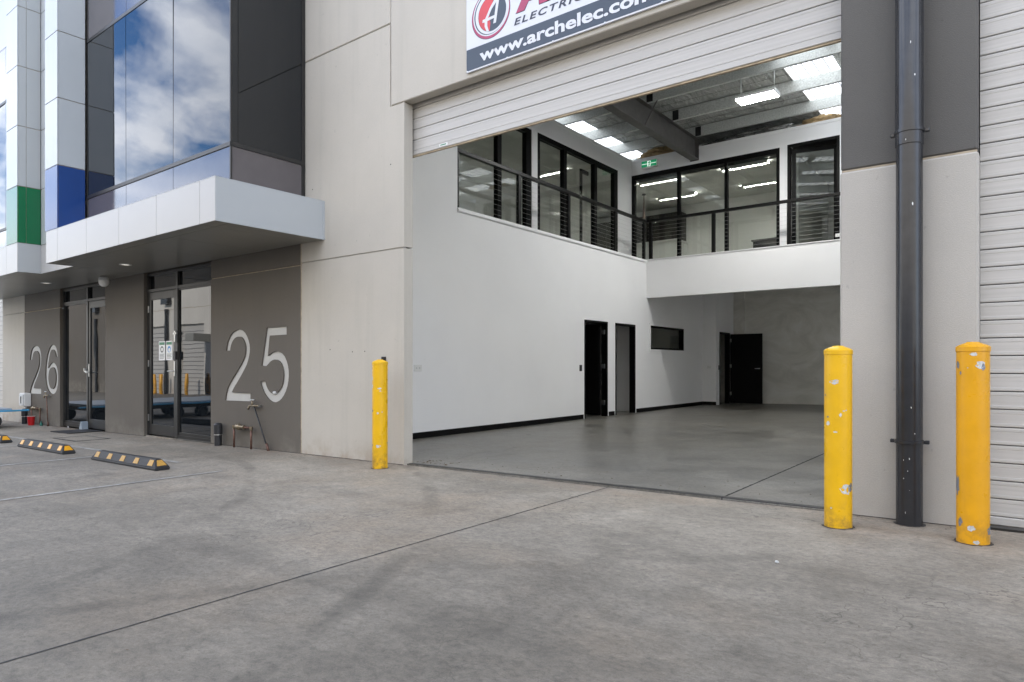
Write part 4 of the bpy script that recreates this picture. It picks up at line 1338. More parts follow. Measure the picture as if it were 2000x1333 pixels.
lathe("ceiling_rose", (-8.75, 17.6, 6.03), [(0.0, 0.0), (0.055, 0.0), (0.055, 0.028), (0.0, 0.028)], M_BLACK, pn, 16)
lathe("shade", (-8.75, 17.6, 5.25), [(0.0, 0.0), (0.045, 0.0), (0.012, 0.76), (0.0, 0.78)], M_COPPER, pn, 16)

# ------------------------------------------------------------------ balustrades
def balustrade_run(axis, c, posts, zf, label, ends):
    b = thing("cable_balustrade", label, "balustrade", (c, (posts[0] + posts[-1]) / 2, zf) if axis == "X" else ((posts[0] + posts[-1]) / 2, c, zf), "black cable balustrades of the mezzanine")
    for p in posts:
        if axis == "X":
            box("post", c - 0.03, c + 0.03, p - 0.04, p + 0.04, zf, 4.585, M_RAIL, b, 0.003)
        else:
            box("post", p - 0.04, p + 0.04, c - 0.03, c + 0.03, zf, 4.585, M_RAIL, b, 0.003)
    if axis == "X":
        box("handrail", c - 0.035, c + 0.035, ends[0], ends[1], 4.586, 4.650, M_RAIL, b, 0.005)
    else:
        box("handrail", ends[0], ends[1], c - 0.035, c + 0.035, 4.586, 4.650, M_RAIL, b, 0.005)
    for k in range(10):
        z = zf + 0.085 + k * 0.088
        if axis == "X":
            cyl("cable", (c, ends[0] + 0.02, z), (c, ends[1] - 0.03, z), 0.0016, M_CABLE, b, seg=6)
        else:
            cyl("cable", (ends[0] + 0.02, c, z), (ends[1] - 0.02, c, z), 0.0016, M_CABLE, b, seg=6)
    return b


balustrade_run("X", PWX - 0.06, [8.07, 9.76, 11.43, 13.36, 14.80], 3.668, "black cable balustrade along the top of the long white wall", (8.04, 14.86))
balustrade_run("Y", 14.89, [-7.22, -5.66, -4.01, -2.90], 3.682, "black cable balustrade along the mezzanine front edge", (-7.32, -2.86))

# ------------------------------------------------------------------ fittings inside
hb = thing("high_bay_light", "lit white rectangular high bay light hanging from a purlin", "light fitting", (-4.03, 12.84, 6.1))
box("housing", -4.38, -3.68, 12.66, 13.0, 6.17, 6.225, M_PVC, hb, 0.008)
box("end_cap", -4.40, -4.381, 12.65, 13.01, 6.15, 6.235, M_PVCG, hb, 0.004)
box("end_cap", -3.679, -3.66, 12.65, 13.01, 6.15, 6.235, M_PVCG, hb, 0.004)
box("diffuser", -4.375, -3.685, 12.675, 12.985, 6.158, 6.169, M_LAMP, hb)
for x in (-4.34, -3.72):
    pipe("suspension", [(x, 12.83, 6.226), (x, 12.83, 6.615)], 0.008, M_GALV, hb, 6)
ex = thing("exit_sign", "green and white running-man exit sign on the white upper wall", "exit sign", (-7.57, 15.55, 6.15))
box("housing", -7.79, -7.36, 15.52, 15.585, 6.135, 6.315, M_PVC, ex, 0.004)
box("exit_face", -7.78, -7.37, 15.517, 15.519, 6.155, 6.305, M_EXITG, ex)
prism("exit_panel", [(-7.62, 6.16), (-7.53, 6.16), (-7.53, 6.30), (-7.62, 6.30)], 15.5145, 15.5165, M_EXITW, ex)
prism("running_figure", [(-7.60, 6.165), (-7.585, 6.165), (-7.57, 6.20), (-7.555, 6.17), (-7.54, 6.17), (-7.555, 6.215), (-7.55, 6.25), (-7.535, 6.235), (-7.53, 6.242), (-7.55, 6.27),
                         (-7.555, 6.295), (-7.575, 6.295), (-7.575, 6.272), (-7.60, 6.265), (-7.605, 6.24), (-7.595, 6.24), (-7.578, 6.252), (-7.582, 6.215)], 15.512, 15.514, M_EXITG, ex)
for xa, xb in ((-7.775, -7.63), (-7.52, -7.375)):
    d_ = 1 if xa > -7.6 else -1
    box("arrow", xa, xb, 15.5146, 15.5165, 6.222, 6.236, M_EXITW, ex)


def plate(name, label, x, y, z, w, h, axis, mat=M_PVC, cat="wall plate", toggles=2, tm=M_PVCG):
    t = thing(name, label, cat, (x, y, z))
    if axis == "X":
        box("plate", x, x + 0.009, y - w / 2, y + w / 2, z - h / 2, z + h / 2, mat, t, 0.002)
        for k in range(toggles):
            yy = y + (k - (toggles - 1) / 2) * w * 0.4
            box("rocker", x + 0.0091, x + 0.014, yy - 0.008, yy + 0.008, z - 0.012, z + 0.012, tm, t, 0.001)
    else:
        box("plate", x - w / 2, x + w / 2, y - 0.009, y, z - h / 2, z + h / 2, mat, t, 0.002)
        for k in range(toggles):
            xx = x + (k - (toggles - 1) / 2) * w * 0.4
            box("rocker", xx - 0.008, xx + 0.008, y - 0.014, y - 0.0091, z - 0.012, z + 0.012, tm, t, 0.001)
    return t


plate("power_outlet", "white double power outlet low on the white wall beside the opening", PWX + 0.001, 7.14, 1.07, 0.16, 0.10, "X", cat="power outlet")
plate("light_switch", "black light switch beside the open black door in the white wall", PWX + 0.001, 11.80, 1.06, 0.09, 0.13, "X", M_DKPL, "light switch", tm=M_DGREY)
plate("light_switch", "pale light switch on the short white wall facing the opening", -7.1, 18.349, 1.07, 0.12, 0.08, "Y", cat="light switch")
plate("light_switch", "small black switch next to the rear open door", -6.899, 18.54, 1.06, 0.05, 0.13, "X", M_DKPL, "light switch", 1, M_DGREY)
plate("power_outlet", "small white box at the mezzanine edge beside the pier", -3.02, 14.80, 3.76, 0.13, 0.07, "Y", cat="power outlet")

# ------------------------------------------------------------------ sign board
SG = thing("sign_board", "white and slate company sign board with round logo fixed over the roller door", "sign", (-2.6, 5.06, 4.05))
SY = 5.056
box("board", -4.474, -0.9, SY, SY + 0.022, 4.051, 5.30, M_SIGNW, SG, 0.002)
box("band", -4.470, -0.9, SY - 0.0015, SY - 0.0003, 4.066, 4.277, M_SIGNB, SG)
text_mesh("lettering", "www.archelec.com.au", -4.305, 4.110, SY - 0.0022, 2.165, 0.128, M_SIGNN, SG, offset=0.055)
text_mesh("lettering", "www.archelec.com.au", -4.298, 4.114, SY - 0.0030, 2.15, 0.120, M_SIGNW, SG, offset=0.032)
text_mesh("lettering", "ELECTRICAL", -3.868, 4.340, SY - 0.0022, 0.98, 0.066, M_SIGNN, SG, offset=0.022, shear=0.22, spacing=1.25)
bx_, bz_ = -3.845, 4.445


def glyphA(x, z, w, h, grow):
    sh = 0.18 * h
    o = [(0 - grow, -grow), (0.24 * w + grow, -grow), (0.34 * w + sh * .2 + grow * .2, 0.2 * h - grow), (0.62 * w + sh * .2 - grow * .2, 0.2 * h - grow), (0.68 * w - grow, -grow), (0.95 * w + grow, -grow), (0.72 * w + sh + grow, h + grow), (0.40 * w + sh - grow, h + grow)]
    i = [(0.42 * w + sh * .35, 0.38 * h), (0.60 * w + sh * .35, 0.38 * h), (0.56 * w + sh * .9, 0.78 * h)]
    return [(x + a, z + b) for a, b in o], [(x + a, z + b) for a, b in i]


def glyphR(x, z, w, h, grow):
    k = 0.18
    o = [(-grow, -grow), (0.26 * w + grow, -grow), (0.26 * w + grow * .5, 0.34 * h - grow), (0.42 * w - grow * .5, 0.34 * h - grow), (0.66 * w - grow, -grow), (0.98 * w + grow, -grow), (0.72 * w + grow, 0.38 * h),
         (0.86 * w + grow, 0.5 * h), (0.9 * w + grow, 0.74 * h), (0.80 * w + grow, 0.94 * h + grow), (0.62 * w, h + grow), (-grow, h + grow)]
    i = [(0.26 * w, 0.54 * h), (0.56 * w, 0.54 * h), (0.64 * w, 0.66 * h), (0.56 * w, 0.8 * h), (0.26 * w, 0.8 * h)]
    return [(x + a + k * b, z + b) for a, b in o], [(x + a + k * b, z + b) for a, b in i]


for gx, glyph in ((-3.845, glyphA), (-3.485, glyphR)):
    o_, i_ = glyph(gx, 4.452, 0.40, 0.36, 0.006)
    prism("letter", o_, SY - 0.0014, SY - 0.0004, M_SIGNN, SG, [i_])
    o_, i_ = glyph(gx, 4.452, 0.40, 0.36, 0.0)
    prism("letter", o_, SY - 0.0026, SY - 0.0015, M_SIGNM if gx < -3.6 else M_SIGNM, SG, [i_])
LX, LZ = -4.157, 4.552


def circ(cx, cz, r, n=48, a0=0.0, a1=2 * math.pi):
    return [(cx + r * math.cos(a0 + (a1 - a0) * i / n), cz + r * math.sin(a0 + (a1 - a0) * i / n)) for i in range(n)]


for k, (r, dx, dz, m) in enumerate(((0.243, 0.0, 0.0, M_SIGNN), (0.238, 0.0, 0.0, M_SIGNM), (0.226, 0.004, 0.012, M_SIGNW), (0.212, 0.004, 0.010, M_SIGNB), (0.205, 0.012, 0.008, M_SIGNW), (0.176, 0.02, 0.0, M_SIGNB))):
    prism("logo", circ(LX + dx, LZ + dz, r), SY - 0.0012 - 0.0006 * k, SY - 0.0006 - 0.0006 * k, m, SG)
cx_, cz_ = LX + 0.02, LZ
red = [(cx_ + 0.172 * math.cos(a), cz_ + 0.172 * math.sin(a)) for a in [math.radians(65 + 195 * i / 24) for i in range(25)]] + [(cx_ - 0.02, cz_ - 0.10), (cx_ - 0.035, cz_), (cx_ + 0.02, cz_ + 0.12)]
prism("logo", red, SY - 0.0056, SY - 0.0050, M_SIGNR, SG)
GA = [(-4.175, 4.382), (-4.205, 4.390), (-4.229, 4.442), (-4.229, 4.485), (-4.259, 4.488), (-4.253, 4.516), (-4.222, 4.516), (-4.166, 4.604), (-4.089, 4.690), (-4.040, 4.690), (-4.086, 4.440), (-4.120, 4.440), (-4.109, 4.492), (-4.195, 4.488), (-4.195, 4.44)]
GAH = [(-4.187, 4.516), (-4.104, 4.519), (-4.083, 4.640), (-4.14, 4.588)]
prism("logo_letter", GA, SY - 0.0064, SY - 0.0058, M_SIGNW, SG, [GAH])
for sx in (-4.46, -3.95, -3.42, -2.88, -2.35):
    cyl("screw", (sx, SY - 0.004, 4.064), (sx, SY + 0.002, 4.064), 0.006, M_STEEL, SG, seg=8)

# ------------------------------------------------------------------ bollards
def shade_ring(x, y, r, parent, seed):  # contact shade painted round the foot, over the thin dark base line
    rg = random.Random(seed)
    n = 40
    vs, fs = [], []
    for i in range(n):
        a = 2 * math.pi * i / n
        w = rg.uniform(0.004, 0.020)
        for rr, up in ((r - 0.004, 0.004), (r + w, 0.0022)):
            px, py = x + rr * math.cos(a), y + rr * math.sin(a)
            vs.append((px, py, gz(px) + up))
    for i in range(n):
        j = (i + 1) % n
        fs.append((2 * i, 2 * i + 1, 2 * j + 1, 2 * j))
    mesh_obj("base_shade", vs, fs, M_GRITSHADE, parent)


def bollard(x, y, paint_mat, label, chips, H=1.135, r=0.0815):
    z0 = gz(x) - 0.02
    b = thing("bollard", label, "bollard", (x, y, z0), "yellow steel bollards by the roller doors")
    H += 0.02
    lathe("tube", (x, y, z0), [(r, 0.0), (r, H - 0.035)], paint_mat, b, 40)
    lathe("cap", (x, y, z0 + H - 0.036), [(r + 0.001, 0.0), (r + 0.0035, 0.002), (r + 0.0035, 0.027), (r - 0.004, 0.034), (r * 0.75, 0.042), (r * 0.42, 0.052), (r * 0.38, 0.056), (0.0, 0.058)], paint_mat, b, 40)
    shade_ring(x, y, r, b, int(abs(x) * 100))
    to = Vector((-x, -y, 0)).normalized()
    rt = Vector((-to.y, to.x, 0))
    for (u, t, w, h, dark) in chips:
        th = math.asin(max(-0.985, min(0.985, u)))
        hh = 0.02 + t * (H - 0.02)
        rr = r + (0.0042 if hh > H - 0.034 else 0.0007)
        n = 13
        vs = []
        rg = random.Random(int(1000 * (u + 2) + 77 * t * 100))
        for i in range(n):
            a = 2 * math.pi * i / n
            k = rg.uniform(0.62, 1.12)
            dth = th + k * math.cos(a) * w / 2 / r
            dz = k * math.sin(a) * h / 2
            nrm = to * math.cos(dth) + rt * math.sin(dth)
            vs.append(Vector((x, y, z0 + hh + dz)) + nrm * rr)
        nrm = to * math.cos(th) + rt * math.sin(th)
        vs.append(Vector((x, y, z0 + hh)) + nrm * rr)
        fs = [(i, (i + 1) % n, n) for i in range(n)]
        mesh_obj("bare_patch", vs, fs, M_CHIPD if dark else M_CHIP, b)
    return b


bollard(-5.45, 4.775, M_YEL, "yellow bollard beside the light concrete wall at the opening edge",
        [(-0.06, 0.749, 0.055, 0.018, 0), (0.03, 0.725, 0.026, 0.012, 0), (-0.29, 0.519, 0.027, 0.027, 0), (0.27, 0.53, 0.014, 0.014, 0), (-0.25, 0.212, 0.062, 0.034, 0),
         (-0.94, 0.84, 0.03, 0.06, 0), (-0.94, 0.77, 0.03, 0.04, 0), (-0.93, 0.54, 0.03, 0.03, 1), (-0.93, 0.22, 0.02, 0.03, 1), (0.92, 0.24, 0.02, 0.02, 1)])
bollard(-0.955, 4.66, M_YEL, "chipped yellow bollard in front of the downpipe pier at the opening",
        [(-0.27, 0.816, 0.062, 0.034, 0), (0.16, 0.633, 0.018, 0.027, 0), (-0.72, 0.585, 0.032, 0.03, 0), (-0.72, 0.62, 0.02, 0.012, 1), (0.38, 0.655, 0.016, 0.010, 0), (0.50, 0.218, 0.085, 0.075, 0),
         (0.85, 0.23, 0.05, 0.06, 1), (-0.49, 0.114, 0.012, 0.015, 0), (-0.2, 0.538, 0.028, 0.011, 0), (-0.88, 0.741, 0.012, 0.018, 1), (0.55, 0.659, 0.012, 0.009, 0)])
bollard(-0.245, 4.675, M_YELO, "peeling orange-yellow bollard nearest the closed roller door",
        [(0.44, 0.902, 0.058, 0.056, 0), (0.60, 0.893, 0.025, 0.045, 1), (0.03, 0.956, 0.048, 0.022, 0), (-0.87, 0.902, 0.035, 0.05, 1), (-0.72, 0.862, 0.014, 0.026, 1), (-0.30, 0.887, 0.008, 0.008, 0),
         (-0.90, 0.290, 0.04, 0.12, 1), (-0.12, 0.084, 0.042, 0.036, 0), (-0.75, 0.107, 0.035, 0.06, 1), (0.2, 0.016, 0.038, 0.024, 0), (0.95, 0.072, 0.05, 0.06, 1)])
ck = box("door_stop_block", -5.735, -5.695, 5.04, 5.079, 1.135, 1.205, M_DKPL, None, 0.003)
tag(ck, "small black plastic block fixed to the light wall behind the bollard top", "bracket")

# ------------------------------------------------------------------ downpipe
DP = thing("downpipe", "dark grey round downpipe clipped to the pier between two bollards", "downpipe", (-0.60, 4.985, 0.07))
lathe("pipe", (-0.60, 4.985, gz(-0.6) - 0.03), [(0.076, 0.0), (0.076, 8.9)], M_PIPE, DP, 40)
lathe("collar", (-0.60, 4.985, 2.52), [(0.0765, 0.0), (0.0805, 0.004), (0.0805, 1.9), (0.0765, 1.91)], M_PIPE, DP, 40)
for z in (0.60, 2.60):
    k = lathe("pipe_clip", (-0.60, 4.985, z), [(0.0815, 0.0), (0.086, 0.002), (0.086, 0.022), (0.0815, 0.024)], M_PIPE, DP, 32)
    box("clip_lug", -0.710, -0.684, 4.99, 5.02, z, z + 0.024, M_PIPE, k, 0.003)
    box("clip_lug", -0.516, -0.490, 4.99, 5.02, z, z + 0.024, M_PIPE, k, 0.003)
shade_ring(-0.60, 4.985, 0.076, DP, 5)
rg = random.Random(4)
for i in range(13):
    th = rg.uniform(-0.5, 0.4); hh = rg.choice([rg.uniform(0.12, 0.55), rg.uniform(0.3, 1.0), rg.uniform(2.1, 3.4)])
    to = Vector((0.60, -4.985, 0)).normalized(); rt = Vector((-to.y, to.x, 0))
    w, h = rg.uniform(0.003, 0.012), rg.uniform(0.004, 0.03)
    vs = []
    for a in range(6):
        an = a * math.pi / 3; kk = rg.uniform(.5, 1.1)
        t2 = th + kk * math.cos(an) * w / 2 / 0.076
        vs.append(Vector((-0.60, 4.985, hh + kk * math.sin(an) * h / 2)) + (to * math.cos(t2) + rt * math.sin(t2)) * (0.0768 if hh < 2.5 else 0.0812))
    mesh_obj("paint_scratch", vs, [tuple(range(6))], M_PVC, DP)

# ------------------------------------------------------------------ wheel stops
def wheel_stop(x0, x1, y, label, refl, group="rubber wheel stops in the parking bays"):
    L, w, h, e = x1 - x0, 0.155, 0.115, 0.10
    cx = (x0 + x1) / 2
    t = thing("wheel_stop", label, "wheel stop", (cx, y, gz(cx)), group)
    sec = []
    hw = w / 2
    # rings along the length: base, shoulder, top
    vs = []
    for s, (xi, xb) in ((-1, (x0, x0 + e)), (1, (x1, x1 - e))):
        sgn = 1 if s < 0 else -1
        vs += [(xi, y - hw, 0.0), (xi, y + hw, 0.0), (xi, y + hw, 0.03), (xi, y - hw, 0.03), (xb, y - hw * .45, h), (xb, y + hw * .45, h)]
    vs = [(a, b, c + gz(a)) for a, b, c in vs]
    fs = [(0, 3, 2, 1), (3, 4, 5, 2), (6, 7, 8, 9), (9, 8, 11, 10), (0, 6, 9, 3), (3, 9, 10, 4), (4, 10, 11, 5), (5, 11, 8, 2), (2, 8, 7, 1), (1, 7, 6, 0)]
    bm = bmesh.new(); bv = [bm.verts.new(v) for v in vs]
    for f in fs: bm.faces.new([bv[i] for i in f])
    bmesh.ops.bevel(bm, geom=list(bm.edges), offset=0.008, segments=2, affect="EDGES")
    bm_obj("body", bm, M_RUBBER, t)
    # reflectors on the long front slope
    def slope_pt(x, f):   # f 0 at shoulder, 1 at top
        yy = (y - hw) + f * (hw - hw * .45)
        return Vector((x, yy, gz(x) + 0.03 + f * (h - 0.03)))
    nrm = Vector((0, -(h - 0.03), hw * .55)).normalized() * 0.004
    for k in range(5):
        xc = x0 + e + 0.04 + (L - 2 * e - 0.10) * k / 4 + 0.01
        q = [slope_pt(xc - 0.055, .18), slope_pt(xc + 0.055, .18), slope_pt(xc + 0.045, .86), slope_pt(xc - 0.045, .86)]
        vs2 = [p + nrm for p in q] + [p - nrm for p in q]
        mesh_obj("reflector", vs2, [(0, 1, 2, 3), (0, 4, 5, 1), (1, 5, 6, 2), (2, 6, 7, 3), (3, 7, 4, 0)], refl, t)
    # end reflector
    n2 = Vector((h - 0.03, 0, e)).normalized() * 0.004
    def end_pt(v, f):
        ww = hw + f * (hw * .45 - hw)
        return Vector((x1 - f * e, y + v * ww, gz(x1) + 0.03 + f * (h - 0.03)))
    q = [end_pt(-.75, .2), end_pt(.75, .2), end_pt(.6, .82), end_pt(-.6, .82)]
    vs2 = [p + n2 for p in q] + [p - n2 for p in q]
    mesh_obj("reflector", vs2, [(0, 1, 2, 3), (0, 4, 5, 1), (1, 5, 6, 2), (2, 6, 7, 3), (3, 7, 4, 0)], refl, t)
    return t


wheel_stop(-8.97, -7.29, 3.37, "black rubber wheel stop with faded tan reflectors, nearest the numeral 25", M_REFLO)
wheel_stop(-11.58, -9.86, 3.37, "black rubber wheel stop with bright yellow reflectors, middle of the row", M_REFL)
wheel_stop(-14.15, -12.36, 3.38, "black rubber wheel stop cut off at the picture edge, only its end showing", M_REFL)

# ------------------------------------------------------------------ services on the front walls
def tap(x, z, foot_x, label, lean_mat, base_r=0.012):
    y = FY - 0.05
    t = thing("garden_tap", label, "tap", (foot_x, y, gz(foot_x)))
    pipe("riser", [(foot_x, y, gz(foot_x) - 0.02), (x, y, z - 0.02), (x, y, z)], 0.010, lean_mat, t, 8)
    cyl("riser_base", (foot_x, y, gz(foot_x) - 0.01), (foot_x + (x - foot_x) * 0.15, y, gz(foot_x) + 0.09), 0.019, M_COPPER, t, seg=10)
    pipe("tap_body", [(x + 0.10, y, z), (x - 0.08, y, z), (x - 0.13, y, z - 0.015), (x - 0.15, y, z - 0.055)], 0.015, M_BRASS, t, 10)
    cyl("bonnet", (x - 0.05, y, z), (x - 0.05, y, z + 0.065), 0.013, M_BRASS, t, seg=10)
    pipe("tap_handle", [(x - 0.095, y, z + 0.075), (x - 0.005, y, z + 0.075)], 0.009, M_STEEL, t, 8)
    boxes("wall_bracket", [(x + 0.09, x + 0.11, y - 0.01, FY - 0.001, z - 0.012, z + 0.012)], M_STEEL, t)
    return t


tap(-8.27, 0.565, -7.93, "brass garden tap on a leaning black riser below the numeral 25", M_DKPL)
tap(-15.92, 0.50, -15.83, "weathered garden tap on an upright dark riser below the numeral 26", M_COPPER)


def meter(x0, x1, z, label, foot_z):
    y = FY - 0.07
    t = thing("water_meter", label, "water meter", ((x0 + x1) / 2, y, foot_z))
    pipe("pipework", [(x0, y, foot_z - 0.03), (x0, y, z), (x1, y, z), (x1, y, foot_z - 0.03)], 0.015, M_COPPER, t, 10)
    lathe("meter_body", ((x0 + x1) / 2 - 0.10, y, z), [(0.0, -0.07), (0.022, -0.07), (0.024, -0.045), (0.042, -0.03), (0.045, 0.02), (0.03, 0.035), (0.024, 0.06), (0.024, 0.12), (0.03, 0.125), (0.03, 0.15), (0.0, 0.15)], M_BRASS, t, 16, axis="X")
    for x in (x0, x1):
        lathe("elbow", (x, y, z - 0.012), [(0.0, -0.02), (0.022, -0.02), (0.024, 0.0), (0.024, 0.03), (0.0, 0.035)], M_BRASS, t, 12)
    return t


meter(-8.745, -8.315, 0.262, "brass water meter on a low copper pipe loop below the numeral 25", gz(-8.5))
meter(-16.72, -16.23, 0.215, "weathered water meter on a pipe loop below the numeral 26", gz(-16.5))


def stub(x, h, label, r=0.05):
    z = gz(x)
    y = FY - 0.085
    t = thing("pipe_stub", label, "pipe", (x, y, z))
    lathe("pipe", (x, y, z - 0.02), [(r, 0.0), (r, h), (r - 0.006, h + 0.002), (0.0, h + 0.002)], M_DKPL, t, 20)
    lathe("cap", (x, y, z + h * 0.50), [(r + 0.001, 0.0), (r + 0.009, 0.003), (r + 0.009, h * 0.40), (r * 0.8, h * 0.48), (0.0, h * 0.50)], M_DKPL, t, 20)
    lathe("tape_band", (x, y, z + h * 0.46), [(r + 0.001, 0.0), (r + 0.004, 0.001), (r + 0.004, 0.018), (r + 0.001, 0.019)], M_STEEL, t, 20)
    return t


stub(-9.14, 0.33, "short black capped pipe standing at the wall beside the glazed entrance")
stub(-17.1, 0.33, "short black capped pipe under the white meter box")
mb = thing("meter_box", "white electrical isolator box above a pipe stub below the numeral 26", "electrical box", (-17.1, 5.0, 0.2))
box("case", -17.26, -16.97, FY - 0.13, FY - 0.002, 0.235, 0.52, M_PVC, mb, 0.008)
box("cover", -17.24, -16.99, FY - 0.145, FY - 0.131, 0.255, 0.50, M_PVCG, mb, 0.006)
for k in range(3):
    box("outlet_face", -17.21 + 0.075 * k, -17.155 + 0.075 * k, FY - 0.153, FY - 0.1455, 0.30, 0.45, M_DKPL if k == 1 else M_PVC, mb, 0.003)
cyl("conduit", (-17.1, FY - 0.07, 0.16), (-17.1, FY - 0.07, 0.234), 0.024, M_PVC, mb, seg=12)
rc = thing("paint_bucket", "small red bucket on the ground under the water meter by numeral 26", "bucket", (-16.15, 4.93, gz(-16.15)))
lathe("pail", (-16.47, 4.93, gz(-16.4)), [(0.0, 0.002), (0.055, 0.0), (0.07, 0.17), (0.075, 0.172), (0.075, 0.182), (0.066, 0.182), (0.05, 0.02), (0.0, 0.02)], M_RED, rc, 20)
lathe("rim", (-16.47, 4.93, gz(-16.4) + 0.1825), [(0.066, 0.0), (0.076, 0.0), (0.076, 0.006), (0.066, 0.006)], M_PVC, rc, 20)
bt = lathe("glass_bottle", (-16.06, 4.98, gz(-16.06)), [(0.0, 0.0), (0.028, 0.0), (0.028, 0.05), (0.011, 0.075), (0.011, 0.095), (0.0, 0.095)], M_GLASSR, None, 12)
tag(bt, "tiny green bottle standing beside the red bucket", "bottle")

dm = thing("security_camera", "white dome on the canopy soffit between the two entrances", "camera", (-12.62, 4.84, 2.5))
lathe("mount", (-12.62, 4.84, 2.575), [(0.0, 0.068), (0.05, 0.068), (0.075, 0.05), (0.085, 0.0), (0.0, 0.0)], M_PVCG, dm, 24)
lathe("dome", (-12.62, 4.84, 2.47), [(0.0, 0.0), (0.035, 0.004), (0.062, 0.025), (0.08, 0.06), (0.083, 0.103), (0.0, 0.103)], M_PVC, dm, 24)
for (x, y, lb) in ((-10.85, 4.46, "round downlight in the soffit above the door with paper notices"), (-14.42, 4.55, "round downlight in the soffit beyond the white dome")):
    t = thing("downlight", lb, "downlight", (x, y, 2.63))
    lathe("trim_ring", (x, y, SOF - 0.008), [(0.058, 0.0), (0.085, 0.001), (0.085, 0.008), (0.058, 0.008)], M_PVC, t, 24)
    lathe("lens", (x, y, SOF - 0.005), [(0.0, 0.0), (0.0578, 0.0), (0.0578, 0.005), (0.0, 0.005)], M_DLIGHT, t, 24)

# notices on the glass door
for i, (x0, lb, blue) in enumerate(((-11.285, "white notice with a black pictogram taped to the glass door", False), (-11.04, "white notice with a blue pictogram taped to the glass door", True))):
    t = thing("notice", lb, "notice", (x0 + 0.11, 5.15, 1.2))
    x1 = x0 + 0.215
    y = 5.1535
    box("sheet", x0, x1, y, y + 0.0015, 1.195, 1.505, M_PAPER, t)
    box("header", x0 + 0.015, x1 - 0.015, y - 0.0008, y - 0.0001, 1.445, 1.488, M_NGREEN, t)
    cx, cz = (x0 + x1) / 2, 1.372
    prism("pictogram", circ(cx, cz, 0.052, 24), y - 0.0008, y - 0.0001, M_NBLUE if blue else M_INK, t)
    prism("pictogram", circ(cx + 0.004, cz - (0.012 if blue else 0.0), 0.032, 18), y - 0.0016, y - 0.0009, M_PAPER, t)
    for k in range(4):
        box("text_line", x0 + 0.03, x1 - 0.03 - 0.02 * (k % 2), y - 0.0008, y - 0.0001, 1.29 - 0.022 * k, 1.298 - 0.022 * k, M_INK, t)

# mat, pit cover, door wedge, litter
def ground_quad(name, pts, t, mat, label, cat):
    vs = [(x, y, gz(x) + 0.003) for x, y in pts] + [(x, y, gz(x) + t) for x, y in pts]
    n = len(pts)
    fs = [tuple(range(n, 2 * n))] + [(i, (i + 1) % n, (i + 1) % n + n, i + n) for i in range(n)]
    o = mesh_obj(name, vs, fs, mat)
    if label:
        tag(o, label, cat)
    return o


ground_quad("door_mat", [(-14.12, 4.52), (-13.32, 4.54), (-13.34, 5.10), (-14.14, 5.09)], 0.014, M_RUBBER, "flat black doormat before the entrance beside numeral 26", "doormat")
pc = thing("pit_cover", "square concrete pit cover set flush in the apron beyond the wheel stops", "pit cover", (-12.15, 4.32, gz(-12.15)))
for (a, b, c, d) in ((-12.62, -11.68, 4.07, 4.095), (-12.62, -11.68, 4.555, 4.58), (-12.62, -12.595, 4.095, 4.555), (-11.705, -11.68, 4.095, 4.555)):
    o = ground_quad("rim", [(a, c), (b, c), (b, d), (a, d)], 0.006, M_DKPL, None, None)
    o.parent = pc; o.location = ORG[o] - ORG[pc]
o = ground_quad("lid", [(-12.59, 4.10), (-11.71, 4.10), (-11.71, 4.55), (-12.59, 4.55)], 0.0045, M_APRON, None, None)
o.parent = pc; o.location = ORG[o] - ORG[pc]
wd = prism("door_wedge", [(-14.13, gz(-14.1) + 0.005), (-14.0, gz(-14) + 0.005), (-14.02, gz(-14) + 0.15), (-14.06, gz(-14) + 0.16)], 4.99, 5.10, M_DECK, None)
tag(wd, "pale blue wedge leaning at the foot of the 26 door", "door wedge")
wb = lump("paper_scrap", (-1.032, 3.603, gz(-1.03) + 0.006), (0.010, 0.008, 0.006), M_CHIP, 2, "tiny white scrap lying alone on the open apron", "litter")
nest = lump("debris_clump", (-7.875, 5.088, 0.748), (0.045, 0.018, 0.022), M_CHIP, 12, "pale crumpled scrap caught in the bowl of the numeral five", "litter")

# leaf litter along the walls and threshold
rg = random.Random(9)
bm = bmesh.new()


def leafbit(x, y, s, up=0.003):
    a = rg.uniform(0, 6.28)
    pts = []
    for k in range(4):
        l = s * (1.0 if k % 2 == 0 else 0.3)
        pts.append(bm.verts.new((x + l * math.cos(a + k * math.pi / 2), y + l * math.sin(a + k * math.pi / 2), gz(x) + up + rg.uniform(0, s * .5))))
    bm.faces.new(pts)


for i in range(260):
    q = rg.random()
    if q < 0.30: leafbit(rg.uniform(-5.3, -1.2), 5.25 + abs(rg.gauss(0, .45)), rg.uniform(.004, .016), 0.017)
    elif q < 0.42: leafbit(rg.uniform(-5.38, -4.9), rg.uniform(5.2, 5.45), rg.uniform(.006, .03), 0.018)
    elif q < 0.70: leafbit(rg.uniform(-18, -5.5), 5.075 - abs(rg.gauss(0, .03)), rg.uniform(.004, .014))
    elif q < 0.86: leafbit(rg.uniform(-1.0, 0.3), 5.07 - abs(rg.gauss(0, .05)), rg.uniform(.003, .014))
    else: leafbit(rg.uniform(-9, 0.5), rg.uniform(0.8, 4.8), rg.uniform(.002, .009))
tag(bm_obj("leaf_litter", bm, M_LEAF), "scattered dry leaf bits along the walls and threshold", "litter", None, "stuff")

